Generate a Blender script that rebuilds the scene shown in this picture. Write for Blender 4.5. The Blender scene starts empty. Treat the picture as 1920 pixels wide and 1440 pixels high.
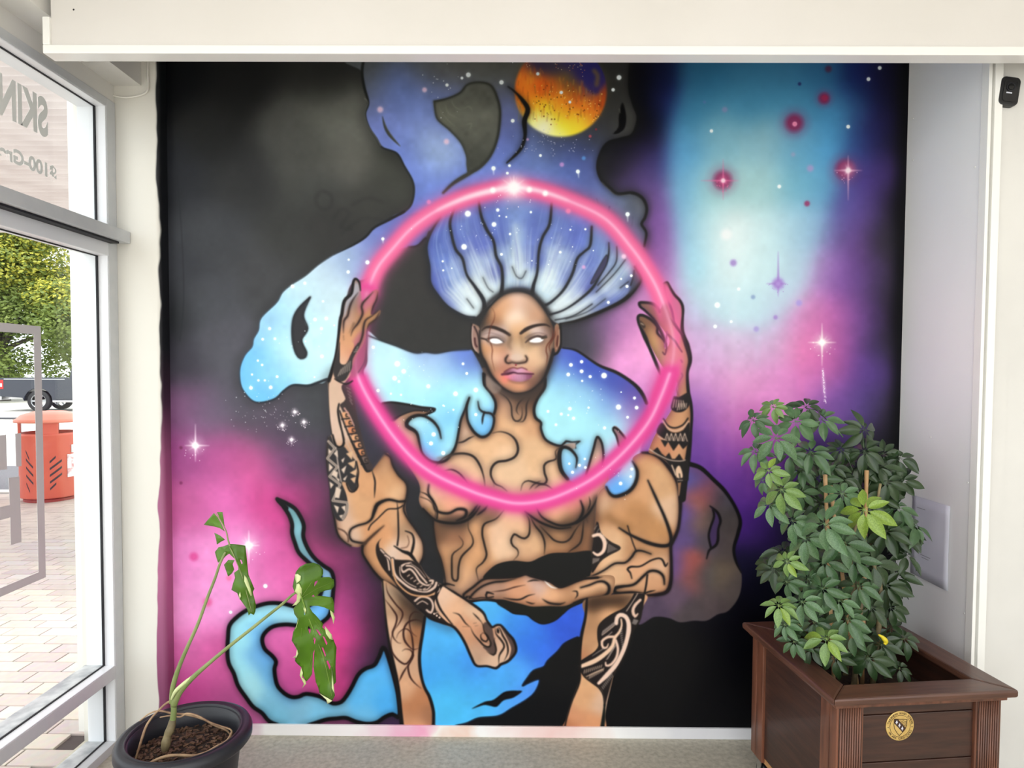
import bpy, bmesh, math, random
import numpy as np
from mathutils import Vector, Matrix, geometry, noise as mnoise

random.seed(7)
# ---------------------------------------------------------------- camera, sky, exposure
SC = bpy.context.scene
F = 1200.0; PX, PY = 960.0, 740.4            # focal length and optical axis of the photograph (cropped slightly off centre)
EXPO = 0.08; SKY = 2.2; SUN = 3.4; FILL_XY = ((-1.05, .0), (.5, -.7)); FILL_W = 18; MROUGH = .38; MSPEC = .15
CAM = Vector((0, 0, 1.483))
yc = Vector((8, 42.4, -F)).normalized(); zc = Vector((180, 33960, 1200)).normalized()
xc = yc.cross(zc).normalized(); zc = xc.cross(yc).normalized()
R = Matrix((xc, yc, zc))                      # camera axes -> world axes
cd = bpy.data.cameras.new('camera'); cam = bpy.data.objects.new('camera', cd); SC.collection.objects.link(cam)
cam.matrix_world = Matrix.Translation(CAM) @ R.to_4x4()
cd.sensor_fit = 'HORIZONTAL'; cd.sensor_width = 36; cd.lens = F/1920*36; cd.shift_y = (PY-720)/1920; cd.clip_start = .05; cd.clip_end = 400
SC.camera = cam
SC.view_settings.view_transform = 'Standard'; SC.view_settings.look = 'None'; SC.view_settings.gamma = 1
SC.view_settings.use_curve_mapping = False; SC.view_settings.exposure = EXPO
w = bpy.data.worlds.new('overcast'); SC.world = w; w.use_nodes = True
nt = w.node_tree; bgn = nt.nodes['Background']
tc = nt.nodes.new('ShaderNodeTexCoord'); nz = nt.nodes.new('ShaderNodeTexNoise'); nz.inputs['Scale'].default_value = 2.2; nz.inputs['Detail'].default_value = 4
rp = nt.nodes.new('ShaderNodeValToRGB'); rp.color_ramp.elements[0].position = .35; rp.color_ramp.elements[0].color = (.90, .95, 1, 1); rp.color_ramp.elements[1].position = .7; rp.color_ramp.elements[1].color = (1, 1, 1, 1)
nt.links.new(tc.outputs['Generated'], nz.inputs['Vector']); nt.links.new(nz.outputs['Fac'], rp.inputs['Fac']); nt.links.new(rp.outputs['Color'], bgn.inputs['Color'])
bgn.inputs['Strength'].default_value = SKY
sd = bpy.data.lights.new('sun', 'SUN'); sd.energy = SUN; sd.angle = math.radians(25); sd.color = (1, .97, .92)
sun = bpy.data.objects.new('sun', sd); SC.collection.objects.link(sun); sun.rotation_euler = (math.radians(30), 0, math.radians(6))
for (x, y) in FILL_XY:                           # unseen fill lamps added below the ceiling, out of view
    ld = bpy.data.lights.new('fill_light', 'AREA'); ld.shape = 'RECTANGLE'; ld.size = 1.15; ld.size_y = .55; ld.energy = FILL_W; ld.color = (1, .975, .94)
    lo = bpy.data.objects.new('fill_light_source', ld); SC.collection.objects.link(lo); lo.location = (x, y, 2.90)

def ray(px, py): return R @ Vector((px-PX, PY-py, -F))
def aty(px, py, Y): d = ray(px, py); return CAM + d*(Y/d.y)
def atx(px, py, X): d = ray(px, py); return CAM + d*(X/d.x)
def atz(px, py, Z): d = ray(px, py); return CAM + d*((Z-CAM.z)/d.z)

# ---------------------------------------------------------------- helpers
def link(o, parent=None):
    SC.collection.objects.link(o)
    if parent is not None: o.parent = parent
    return o
def tag(o, label=None, cat=None, group=None, kind=None):
    if label: o['label'] = label
    if cat: o['category'] = cat
    if group: o['group'] = group
    if kind: o['kind'] = kind
    return o
def empty(name, loc=(0, 0, 0), rz=0):
    o = bpy.data.objects.new(name, None); o.location = loc; o.rotation_euler = (0, 0, rz); o.empty_display_size = .05
    return link(o)
class MB:
    def __init__(s): s.v = []; s.f = []; s.uv = None
    def add(s, v, f):
        n = len(s.v); s.v += [tuple(p) for p in v]; s.f += [tuple(i+n for i in q) for q in f]; return s
    def box(s, a, b, M=None):
        (x0, y0, z0), (x1, y1, z1) = a, b
        v = [Vector(p) for p in ((x0, y0, z0), (x1, y0, z0), (x1, y1, z0), (x0, y1, z0), (x0, y0, z1), (x1, y0, z1), (x1, y1, z1), (x0, y1, z1))]
        if M: v = [M @ p for p in v]
        return s.add(v, [(0, 3, 2, 1), (4, 5, 6, 7), (0, 1, 5, 4), (1, 2, 6, 5), (2, 3, 7, 6), (3, 0, 4, 7)])
    def prism(s, pts, a, b, M=None):            # polygon in (u,v) extruded a->b ; M maps (u,v,w)
        n = len(pts); M = M or Matrix.Identity(4)
        v = [M @ Vector((p[0], p[1], a)) for p in pts]+[M @ Vector((p[0], p[1], b)) for p in pts]
        return s.add(v, [tuple(range(n))[::-1], tuple(range(n, 2*n))]+[(i, (i+1) % n, n+(i+1) % n, n+i) for i in range(n)])
    def tube(s, P, r, n=10, cap=True):
        P = [Vector(p) for p in P]; rr = r if isinstance(r, (list, tuple)) else [r]*len(P)
        v = []; f = []; up = Vector((0, 0, 1)); prev = None
        for i, p in enumerate(P):
            t = (P[min(i+1, len(P)-1)]-P[max(i-1, 0)]).normalized()
            if prev is None:
                a = t.cross(up); a = a if a.length > .05 else t.cross(Vector((1, 0, 0)))
            else: a = prev - t*prev.dot(t)
            a.normalize(); b = t.cross(a); prev = a
            v += [p+(a*math.cos(k*2*math.pi/n)+b*math.sin(k*2*math.pi/n))*rr[i] for k in range(n)]
        for i in range(len(P)-1):
            f += [(i*n+k, i*n+(k+1) % n, (i+1)*n+(k+1) % n, (i+1)*n+k) for k in range(n)]
        if cap: f += [tuple(range(n))[::-1], tuple(range((len(P)-1)*n, len(P)*n))]
        return s.add(v, f)
    def lathe(s, prof, n=40, c=(0, 0, 0), capb=False, capt=False, sx=1):
        v = []; f = []; m = len(prof)
        for r, z in prof: v += [(c[0]+r*math.cos(k*2*math.pi/n)*sx, c[1]+r*math.sin(k*2*math.pi/n), c[2]+z) for k in range(n)]
        for i in range(m-1): f += [(i*n+k, i*n+(k+1) % n, (i+1)*n+(k+1) % n, (i+1)*n+k) for k in range(n)]
        if capb: f.append(tuple(range(n))[::-1])
        if capt: f.append(tuple(range((m-1)*n, m*n)))
        return s.add(v, f)
    def mesh(s, name, m, smooth=False, bevel=0):
        me = bpy.data.meshes.new(name); me.from_pydata([tuple(p) for p in s.v], [], s.f); me.validate()
        bm = bmesh.new(); bm.from_mesh(me); bmesh.ops.recalc_face_normals(bm, faces=bm.faces)
        if bevel: bmesh.ops.bevel(bm, geom=[e for e in bm.edges if e.is_manifold and e.calc_face_angle(0) > .5], offset=bevel, segments=2, affect='EDGES', profile=.6, clamp_overlap=True)
        bm.to_mesh(me); bm.free()
        if m: me.materials.append(m)
        if smooth: me.shade_smooth()
        return me
    def build(s, name, m, parent=None, smooth=False, bevel=0):
        return link(bpy.data.objects.new(name, s.mesh(name, m, smooth, bevel)), parent)
def smooth_curve(P, n=6):
    P = [Vector(p) for p in P]; out = []
    for i in range(len(P)-1):
        p0, p1, p2, p3 = P[max(i-1, 0)], P[i], P[i+1], P[min(i+2, len(P)-1)]
        for k in range(n):
            t = k/n; out.append(.5*((2*p1)+(p2-p0)*t+(2*p0-5*p1+4*p2-p3)*t*t+(3*p1-p0-3*p2+p3)*t**3))
    return out+[P[-1]]
def lin(c): return tuple(((v/255)/12.92 if v/255 <= .04045 else ((v/255+.055)/1.055)**2.4) for v in c)+(1,)
def mat(name, col, rough=.6, col2=None, scale=8, metal=0, bump=0, bscale=60, spec=.5, stretch=None, lo=.35, hi=.65, coat=0, detail=6, bdist=.002):
    m = bpy.data.materials.new(name); m.use_nodes = True; n = m.node_tree; b = n.nodes['Principled BSDF']
    b.inputs['Roughness'].default_value = rough; b.inputs['Metallic'].default_value = metal; b.inputs['Specular IOR Level'].default_value = spec; b.inputs['Coat Weight'].default_value = coat
    b.inputs['Base Color'].default_value = lin(col)
    tc = n.nodes.new('ShaderNodeTexCoord'); mp = n.nodes.new('ShaderNodeMapping'); n.links.new(tc.outputs['Object'], mp.inputs['Vector'])
    if stretch: mp.inputs['Scale'].default_value = stretch
    if col2:
        t = n.nodes.new('ShaderNodeTexNoise'); t.inputs['Scale'].default_value = scale; t.inputs['Detail'].default_value = detail; n.links.new(mp.outputs[0], t.inputs['Vector'])
        r = n.nodes.new('ShaderNodeValToRGB'); r.color_ramp.elements[0].position = lo; r.color_ramp.elements[1].position = hi
        r.color_ramp.elements[0].color = lin(col); r.color_ramp.elements[1].color = lin(col2)
        n.links.new(t.outputs['Fac'], r.inputs['Fac']); n.links.new(r.outputs['Color'], b.inputs['Base Color'])
    if bump:
        t = n.nodes.new('ShaderNodeTexNoise'); t.inputs['Scale'].default_value = bscale; t.inputs['Detail'].default_value = 5; n.links.new(mp.outputs[0], t.inputs['Vector'])
        bp = n.nodes.new('ShaderNodeBump'); bp.inputs['Strength'].default_value = bump; bp.inputs['Distance'].default_value = bdist
        n.links.new(t.outputs['Fac'], bp.inputs['Height']); n.links.new(bp.outputs[0], b.inputs['Normal'])
    return m
def rnd_mat(name, cols, rough=.7, **k):       # tint differs from object to object
    m = mat(name, cols[0], rough, **k); n = m.node_tree; b = n.nodes['Principled BSDF']
    oi = n.nodes.new('ShaderNodeObjectInfo'); r = n.nodes.new('ShaderNodeValToRGB'); e = r.color_ramp.elements
    while len(e) < len(cols): e.new(.5)
    for i, c in enumerate(cols): e[i].position = i/(len(cols)-1); e[i].color = lin(c)
    tc = n.nodes['Texture Coordinate']; t = n.nodes.new('ShaderNodeTexNoise'); t.inputs['Scale'].default_value = 25
    mx = n.nodes.new('ShaderNodeMix'); mx.data_type = 'RGBA'; mx.blend_type = 'MULTIPLY'; mx.inputs['Factor'].default_value = .25
    n.links.new(oi.outputs['Random'], r.inputs['Fac']); n.links.new(tc.outputs['Object'], t.inputs['Vector'])
    n.links.new(r.outputs['Color'], mx.inputs['A']); n.links.new(t.outputs['Color'], mx.inputs['B']); n.links.new(mx.outputs['Result'], b.inputs['Base Color'])
    return m

M = {}
M['floor'] = mat('floor_concrete', (196, 190, 174), .6, (164, 158, 143), 55, bump=.15, bscale=180, detail=12, lo=.3, hi=.7)
M['white'] = mat('white_wall_paint', (226, 224, 219), .5, (219, 217, 212), 3, bump=.12, bscale=9, spec=.4)
M['beam'] = mat('beam_paint', (226, 222, 217), .4, (221, 217, 211), 2, bump=.03, bscale=30)
M['side'] = mat('side_wall_paint', (247, 247, 246), .35, (243, 243, 243), 2.5, bump=.2, bscale=7)
M['gloss'] = mat('white_gloss_trim', (244, 243, 238), .25)
M['ceil'] = mat('ceiling_paint', (232, 230, 226), .7, (226, 224, 220), 3)
M['frame'] = mat('white_aluminium', (232, 234, 238), .35, bump=.02)
M['alu'] = mat('silver_aluminium', (206, 208, 210), .4, (200, 203, 206), 20, metal=.1)
M['rubber'] = mat('black_gasket', (22, 22, 28), .6)
M['sill'] = mat('weathered_sill', (205, 205, 206), .6, (160, 162, 166), 22, bump=.3, bscale=50)
M['black'] = mat('black_plastic', (17, 17, 19), .35)
M['pot'] = mat('pot_plastic', (34, 35, 42), .42, bump=.04, bscale=300)
M['soil'] = mat('dark_soil', (30, 20, 15), .9, (58, 40, 30), 60, bump=1, bscale=90, bdist=.008)
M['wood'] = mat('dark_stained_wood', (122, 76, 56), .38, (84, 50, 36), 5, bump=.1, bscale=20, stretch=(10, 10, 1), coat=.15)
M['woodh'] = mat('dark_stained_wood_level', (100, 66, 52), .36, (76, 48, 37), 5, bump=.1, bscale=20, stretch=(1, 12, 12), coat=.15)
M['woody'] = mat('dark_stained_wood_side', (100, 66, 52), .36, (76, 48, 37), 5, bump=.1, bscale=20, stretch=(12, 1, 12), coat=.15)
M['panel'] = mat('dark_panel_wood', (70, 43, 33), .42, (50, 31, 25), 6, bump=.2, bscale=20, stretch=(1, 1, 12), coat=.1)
M['rawwood'] = mat('pale_plywood_edge', (176, 130, 82), .7)
M['brass'] = mat('brushed_brass', (235, 202, 128), .3, (220, 184, 108), 60, metal=.55)
M['engrave'] = mat('engraved_dark', (60, 34, 16), .6)
M['chrome'] = mat('chrome', (205, 205, 208), .15, metal=1)
M['vinyl'] = mat('grey_window_vinyl', (200, 196, 196), .6)
M['vinylw'] = mat('pale_window_vinyl', (228, 230, 226), .6)
M['cable'] = mat('white_cable', (236, 233, 224), .45)
M['paper'] = mat('laminated_paper', (224, 225, 236), .22, (216, 217, 230), 3, bump=.1, bscale=6)
M['ink'] = mat('grey_print', (150, 150, 160), .6)
M['bamboo'] = mat('bamboo_cane', (205, 170, 125), .5, (180, 140, 95), 12)
M['stem'] = mat('green_petiole', (112, 128, 72), .45, (140, 150, 95), 14)
M['bulb'] = mat('woody_stem', (142, 128, 92), .6, (96, 84, 60), 24, bump=.4, bscale=50)
M['root'] = mat('aerial_root', (182, 152, 118), .6, (128, 98, 74), 30)
def leafmat(name, c1, c2, rough=.35, sc=7, trans=.15):
    m = mat(name, c1, rough, c2, sc, spec=.45); b = m.node_tree.nodes['Principled BSDF']; b.inputs['Subsurface Weight'].default_value = 0
    return m
M['mleaf'] = leafmat('monstera_leaf_green', (62, 96, 18), (84, 124, 26))
M['mpale'] = leafmat('monstera_cream_variegation', (215, 220, 170), (190, 205, 130))
# ---------------------------------------------------------------- mural painter
class Painter:
    """Paints the mural as flat colour. Points are given in the pencil grid of the design, T maps them to wall texels."""
    def __init__(s, W, H, T, k):
        s.W, s.H, s.T, s.k = W, H, T, k
        s.im = np.zeros((H, W, 3), np.float32)
        s.rs = np.random.RandomState(5)
    def pts(s, t, closed=False, smooth=True):
        if isinstance(t, str):
            a = np.array([[float(v) for v in p.split(',')] for p in t.split()])
        else: a = np.array(t, float)
        if smooth and len(a) > 2:
            n = len(a); out = []
            idx = range(n) if closed else range(n-1)
            for i in idx:
                if closed: p0, p1, p2, p3 = a[(i-1) % n], a[i], a[(i+1) % n], a[(i+2) % n]
                else: p0, p1, p2, p3 = a[max(i-1, 0)], a[i], a[i+1], a[min(i+2, n-1)]
                m = max(2, int(np.hypot(*(p2-p1))/4))
                u = (np.arange(m)/m)[:, None]
                m1 = (p2-p0)*.5; m2 = (p3-p1)*.5
                out.append((2*u**3-3*u**2+1)*p1 + (u**3-2*u**2+u)*m1 + (-2*u**3+3*u**2)*p2 + (u**3-u**2)*m2)
            if not closed: out.append(a[-1:])
            a = np.concatenate(out)
        return s.T(a)
    def box(s, P, pad):
        x0 = max(0, int(P[:, 0].min()-pad)); x1 = min(s.W, int(P[:, 0].max()+pad)+2)
        y0 = max(0, int(P[:, 1].min()-pad)); y1 = min(s.H, int(P[:, 1].max()+pad)+2)
        return x0, y0, x1, y1
    def blur(s, m, r):
        r = r*s.k
        if r < .6: return m
        n = max(1, int(round((math.sqrt(4*r*r+1)-1)/2)))
        for ax in (0, 1):
            for _ in range(3):
                c = np.cumsum(np.concatenate([np.zeros_like(np.take(m, [0], ax)), np.repeat(np.take(m, [0], ax), n, ax), m, np.repeat(np.take(m, [-1], ax), n, ax)], ax), ax)
                L = m.shape[ax]
                hi = np.take(c, np.arange(2*n+1, 2*n+1+L), ax); lo = np.take(c, np.arange(L), ax)
                m = (hi-lo)/(2*n+1)
        return m
    def mask(s, P, pad):
        x0, y0, x1, y1 = s.box(P, pad)
        if x1 <= x0 or y1 <= y0: return None
        w, h = x1-x0, y1-y0; SS = 4
        D = np.zeros((h*SS, w+2), np.float32)
        Q = P-np.array([x0, y0]); N = np.roll(Q, -1, 0)
        for (ax, ay), (bx, by) in zip(Q, N):
            if ay == by: continue
            sg = 1
            if ay > by: ax, ay, bx, by, sg = bx, by, ax, ay, -1
            r0 = max(0, int(math.ceil(ay*SS-.5))); r1 = min(h*SS, int(math.ceil(by*SS-.5)))
            if r1 <= r0: continue
            rr = np.arange(r0, r1); yy = (rr+.5)/SS
            xx = np.clip(ax+(yy-ay)*(bx-ax)/(by-ay), 0, w-.001)
            xi = xx.astype(int); fr = xx-xi
            np.add.at(D, (rr, xi), sg*(1-fr)); np.add.at(D, (rr, xi+1), sg*fr)
        m = np.abs(np.cumsum(D, 1))[:, :w]
        m = np.clip(m, 0, 1).reshape(h, SS, w).mean(1)
        return m, (x0, y0, x1, y1)
    def field(s, box, S, sig):
        x0, y0, x1, y1 = box; st = 6
        gx = np.arange(x0, x1+st, st); gy = np.arange(y0, y1+st, st)
        A = np.array(S, float); P = s.T(A[:, :2]); C = A[:, 2:]/255.
        X, Y = np.meshgrid(gx, gy); sg = sig*s.k
        acc = np.zeros(X.shape+(3,)); ws = np.zeros(X.shape)
        for (px, py), c in zip(P, C):
            d2 = ((X-px)**2+(Y-py)**2)/(sg*sg)
            w = np.exp(-d2*.9)+1e-3/(1+d2)**3
            acc += w[..., None]*c; ws += w
        acc = s.blur(acc/ws[..., None], sig*.48/st)
        fx = (np.arange(x0, x1)-gx[0])/st; fy = (np.arange(y0, y1)-gy[0])/st
        ix = np.minimum(fx.astype(int), len(gx)-2); iy = np.minimum(fy.astype(int), len(gy)-2)
        tx = (fx-ix)[None, :, None]; ty = (fy-iy)[:, None, None]
        a = acc[iy][:, ix]; b = acc[iy][:, ix+1]; c = acc[iy+1][:, ix]; d = acc[iy+1][:, ix+1]
        return ((a*(1-tx)+b*tx)*(1-ty)+(c*(1-tx)+d*tx)*ty).astype(np.float32)
    def comp(s, m, box, col, clip=None):
        x0, y0, x1, y1 = box
        if isinstance(col, tuple): col = np.array(col, np.float32)/255.
        if clip is not None: m = m*clip[y0:y1, x0:x1]
        v = s.im[y0:y1, x0:x1]
        v += (col-v)*m[..., None]
    def fill(s, t, col, blur=.6, alpha=1., smooth=True, sig=20, noise=0, clip=None):
        P = s.pts(t, True, smooth)
        r = s.mask(P, 3*blur*s.k+2)
        if r is None: return
        m, box = r
        m = s.blur(m, blur)*alpha
        if isinstance(col, list): col = s.field(box, col, sig)
        if noise: col = col*(1+noise*s.noise(m.shape))[..., None]
        s.comp(m, box, col, clip)
    def noise(s, shape):
        o = np.zeros(shape, np.float32)
        for st, a in ((28, 1.), (11, .6)):
            g = s.rs.randn(shape[0]//st+3, shape[1]//st+3).astype(np.float32)
            fy = np.arange(shape[0])/st; fx = np.arange(shape[1])/st
            iy = fy.astype(int); ix = fx.astype(int)
            ty = (fy-iy); tx = (fx-ix); ty = (ty*ty*(3-2*ty))[:, None]; tx = (tx*tx*(3-2*tx))[None]
            o += a*((g[iy][:, ix]*(1-tx)+g[iy][:, ix+1]*tx)*(1-ty)+(g[iy+1][:, ix]*(1-tx)+g[iy+1][:, ix+1]*tx)*ty)
        return o*.5
    def full(s, t, smooth=True, blur=.4):
        M = np.zeros((s.H, s.W), np.float32)
        r = s.mask(s.pts(t, True, smooth), 4)
        if r: x0, y0, x1, y1 = r[1]; M[y0:y1, x0:x1] = r[0]
        return M
    def line(s, t, w=3, col=(22, 18, 18), taper='', blur=.5, alpha=1., smooth=True, glow=0, ga=.35, clip=None, closed=False):
        P = s.pts(t, closed, smooth)
        if closed: P = np.concatenate([P, P[:1]])
        if glow: s._line(P, [v+glow for v in w] if isinstance(w, (list, tuple)) else w+glow, col, taper, glow*.5, ga, clip)
        s._line(P, w, col, taper, blur, alpha, clip)
    def _line(s, P, w, col, taper, blur, alpha, clip):
        d = np.hypot(*(P[1:]-P[:-1]).T); L = np.concatenate([[0], np.cumsum(d)]); L /= max(L[-1], 1e-6)
        if isinstance(w, (list, tuple)): R = np.interp(L, np.linspace(0, 1, len(w)), w)
        else:
            R = np.full(len(P), float(w))
            if 'a' in taper: R *= np.clip(.15+L/.35, 0, 1)
            if 'b' in taper: R *= np.clip(.15+(1-L)/.35, 0, 1)
        R = R*s.k*.5
        pad = R.max()+3*blur*s.k+2
        box = s.box(P, pad); x0, y0, x1, y1 = box
        if x1 <= x0 or y1 <= y0: return
        m = np.zeros((y1-y0, x1-x0), np.float32)
        for i in range(len(P)-1):
            (ax, ay), (bx, by) = P[i], P[i+1]; r = max(R[i], R[i+1])+1.5
            u0 = max(x0, int(min(ax, bx)-r)); u1 = min(x1, int(max(ax, bx)+r)+2)
            v0 = max(y0, int(min(ay, by)-r)); v1 = min(y1, int(max(ay, by)+r)+2)
            if u1 <= u0 or v1 <= v0: continue
            X = np.arange(u0, u1)[None]+.5; Y = np.arange(v0, v1)[:, None]+.5
            dx, dy = bx-ax, by-ay; q = dx*dx+dy*dy+1e-9
            tt = np.clip(((X-ax)*dx+(Y-ay)*dy)/q, 0, 1)
            dd = np.hypot(X-ax-tt*dx, Y-ay-tt*dy)
            c = np.clip(R[i]+(R[i+1]-R[i])*tt-dd+.5, 0, 1)
            sub = m[v0-y0:v1-y0, u0-x0:u1-x0]
            np.maximum(sub, c, out=sub)
        m = s.blur(m, blur)*alpha
        s.comp(m, box, col, clip)
    def dot(s, x, y, r, col=(240, 248, 252), alpha=1., soft=.5, sy=1.):
        P = s.T(np.array([[x, y]], float)); R = r*s.k*2.6+2
        box = s.box(P, R*max(1, sy)); x0, y0, x1, y1 = box
        if x1 <= x0 or y1 <= y0: return
        X = np.arange(x0, x1)[None]+.5-P[0, 0]; Y = (np.arange(y0, y1)[:, None]+.5-P[0, 1])/sy
        d = np.hypot(X, Y)/(r*s.k)
        m = np.clip((1-d)/max(soft, .15)+.5, 0, 1)*(1-.45*soft)+np.exp(-d*d*.9)*.45
        s.comp((np.clip(m, 0, 1)*alpha).astype(np.float32), box, col)
    def star(s, x, y, up, dn, lf, rt, w=2.4, col=(250, 240, 250), core=5):
        for dx, dy, L in ((0, -1, up), (0, 1, dn), (-1, 0, lf), (1, 0, rt)):
            s.line([(x, y), (x+dx*L*.5, y+dy*L*.5), (x+dx*L, y+dy*L)], [w*1.6, w*.7, w*.25], col, blur=.7, alpha=.9)
        for k in range(10):
            a = s.rs.rand()*6.28; L = core*(1.6+1.4*s.rs.rand())
            s.line([(x, y), (x+math.cos(a)*L, y+math.sin(a)*L)], [w, .3], col, blur=.5, alpha=.6)
            s.dot(x+math.cos(a)*L*1.5, y+abs(math.sin(a))*L*1.8, .6+.5*s.rs.rand(), col, .7)
        s.dot(x, y, core, (255, 255, 255), 1, .8); s.dot(x, y, core*2.6, col, .35, 1)

def q(t):
    v = [float(x) for x in t.replace(';', ',').split(',') if x.strip()]
    return [tuple(v[i:i+5]) for i in range(0, len(v), 5)]

def paint_mural(p):
    K = (20, 17, 18)
    bg = q('''300,130,12,14,17;320,130,12,14,17;450,150,27,28,28;600,150,40,41,39;400,250,36,37,37;550,250,80,81,78;650,230,112,114,107;650,300,98,98,92;600,215,100,102,96;580,300,78,79,75;450,330,46,47,48;600,350,62,64,62;
330,330,36,38,43;400,450,60,62,66;550,450,54,55,54;330,500,54,56,62;400,560,70,72,78;500,520,66,67,70;420,650,82,82,91;330,680,56,54,64;310,600,36,38,42;700,380,52,53,50;740,330,62,64,58;620,420,48,48,47;
760,540,50,49,48;820,620,46,46,45;860,560,46,46,45;700,560,50,50,50;
330,770,120,80,118;400,780,108,90,115;340,850,152,72,132;420,850,176,82,142;480,870,205,90,152;350,950,192,92,152;420,950,215,105,175;500,950,205,75,145;560,950,190,62,132;600,920,110,58,92;
340,1050,225,130,195;400,1050,240,150,210;450,1020,236,142,205;520,1050,215,95,165;600,1040,200,75,140;650,1050,118,50,92;690,1080,46,34,52;350,1150,240,150,210;420,1120,240,155,215;500,1100,226,122,186;560,1100,222,100,170;
640,1130,215,80,155;680,1150,110,48,95;710,1150,25,20,28;350,1230,215,105,170;400,1230,207,92,157;350,1300,186,66,137;330,1370,165,75,130;420,1330,180,80,140;500,1365,168,88,135;640,1370,112,60,92;700,1370,60,40,70;
510,1190,225,110,180;530,1230,215,95,165;560,1280,195,80,150;620,1240,225,70,140;650,1190,225,70,150;680,1250,85,45,85;710,1220,38,27,42;640,1290,190,60,125;
560,800,70,70,78;600,780,64,66,70;480,780,85,76,90;450,760,80,80,90;590,860,74,60,80;620,1000,48,36,48;600,965,92,50,80;540,860,110,65,105;520,820,86,72,92;
640,1070,130,52,98;660,1100,120,50,100;760,900,38,38,43;800,1000,33,34,36;820,1080,31,32,35;750,840,52,48,62;700,820,54,52,66;
1000,1350,12,13,16;1250,1250,16,16,18;1350,1300,10,10,14;1400,1200,6,6,12;1020,1230,18,18,19;1000,1060,22,22,22;1180,1350,14,14,16;
1200,140,6,6,10;1190,220,4,4,7;1205,250,5,5,8;1250,130,16,24,66;1260,200,30,38,100;1220,290,55,42,100;1160,300,16,15,22;1200,335,82,64,118;1240,380,115,80,152;1250,430,125,80,157;1265,300,54,60,132;
1300,140,18,30,70;1340,140,44,104,146;1450,135,54,114,158;1540,130,34,76,120;1600,150,24,36,100;1660,150,24,22,62;1692,150,6,6,12;1350,200,72,144,180;1430,190,66,140,182;1520,200,72,144,188;1300,230,68,134,180;
1290,300,96,160,202;1350,270,132,182,198;1420,280,142,186,202;1500,270,106,166,202;1555,270,84,160,208;1570,200,66,130,180;1592,280,40,70,130;1640,250,38,35,95;1685,260,18,15,28;1620,330,80,60,140;1660,330,62,45,100;
1350,350,150,195,195;1300,360,140,190,205;1420,350,155,195,200;1530,340,90,155,190;1572,380,80,82,152;1610,400,100,75,150;1685,380,20,18,26;1370,440,222,236,236;1320,430,182,222,230;1430,440,190,222,228;
1500,430,170,205,222;1540,430,112,132,182;1590,450,105,70,140;1655,450,45,42,52;1280,460,170,150,202;1250,490,160,95,170;1225,465,120,75,150;1300,500,175,215,228;1370,500,212,233,236;1440,510,196,226,231;
1490,500,182,200,220;1530,500,172,130,192;1580,520,130,85,165;1620,520,92,64,128;1660,540,46,42,55;1260,560,192,150,205;1300,570,180,195,220;1370,580,186,221,229;1430,590,182,206,226;1490,580,196,160,206;
1520,600,216,115,176;1570,600,176,95,166;1620,600,102,68,142;1662,640,44,41,55;1310,640,202,166,211;1380,650,206,176,211;1450,650,206,166,206;1510,660,226,120,176;1560,670,180,90,160;1620,680,92,64,142;
1190,600,212,136,196;1160,620,192,120,186;1210,650,246,166,216;1180,680,240,156,216;1130,600,108,84,130;1100,640,64,64,76;1075,625,46,46,50;1220,720,236,150,206;1190,700,220,150,211;1210,750,166,110,186;
1090,600,60,58,66;1150,580,130,92,145;
1320,720,211,150,206;1380,730,226,156,206;1450,720,226,146,206;1305,765,125,80,166;1350,780,196,120,196;1400,790,206,110,186;1500,720,211,120,191;1560,760,125,80,160;1620,770,88,68,138;1662,780,50,46,58;
1310,830,105,65,150;1360,850,150,80,176;1420,820,170,90,176;1330,900,90,50,146;1400,900,105,55,150;1450,900,95,45,140;1400,980,75,35,130;1440,1000,42,21,82;1395,1060,16,13,42;1440,1080,9,9,22;1500,900,56,28,95;
1600,900,11,11,30;1650,850,26,24,31;1500,1000,11,9,26;1380,1130,9,8,18;1550,1050,7,7,13;1662,1100,7,7,9;1688,600,14,13,18;1688,800,12,12,16;1560,850,55,32,92;''')  # upper-left greys hold painted glare haze; top samples lifted against the beam's shade
    box = (0, 0, p.W, p.H)
    f = p.field(box, bg, 33)
    f *= (1+.035*p.noise(f.shape[:2]))[..., None]
    p.im[:] = np.clip(f, 0, 1)
    # turquoise column with softer-cut edges
    tq = q('''1320,130,46,112,150;1400,130,56,122,160;1480,130,62,128,168;1530,150,50,112,158;1300,200,66,140,180;1400,190,76,150,190;1500,190,80,158,198;1550,210,72,148,200;1280,280,92,166,210;1350,260,128,184,204;1430,270,140,190,206;1500,270,106,172,206;1555,280,82,162,214;1275,350,112,176,214;
1340,350,158,204,208;1420,350,166,208,212;1500,350,120,184,208;1550,350,96,164,206;1275,430,120,184,216;1320,430,186,226,234;1370,440,228,241,242;1430,440,202,232,238;1490,430,172,212,230;1530,430,136,180,215;1290,500,160,214,232;1370,500,216,238,242;1440,510,202,232,238;1500,510,176,206,226;1310,560,186,216,230;1400,570,196,226,236;1470,570,186,210,228''')
    p.fill('1300,90 1275,170 1258,260 1256,340 1264,420 1276,500 1296,560 1340,592 1420,602 1482,575 1512,520 1530,450 1552,390 1568,320 1572,250 1560,180 1545,90', tq, sig=30, blur=13, alpha=.85, noise=.02)
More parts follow.
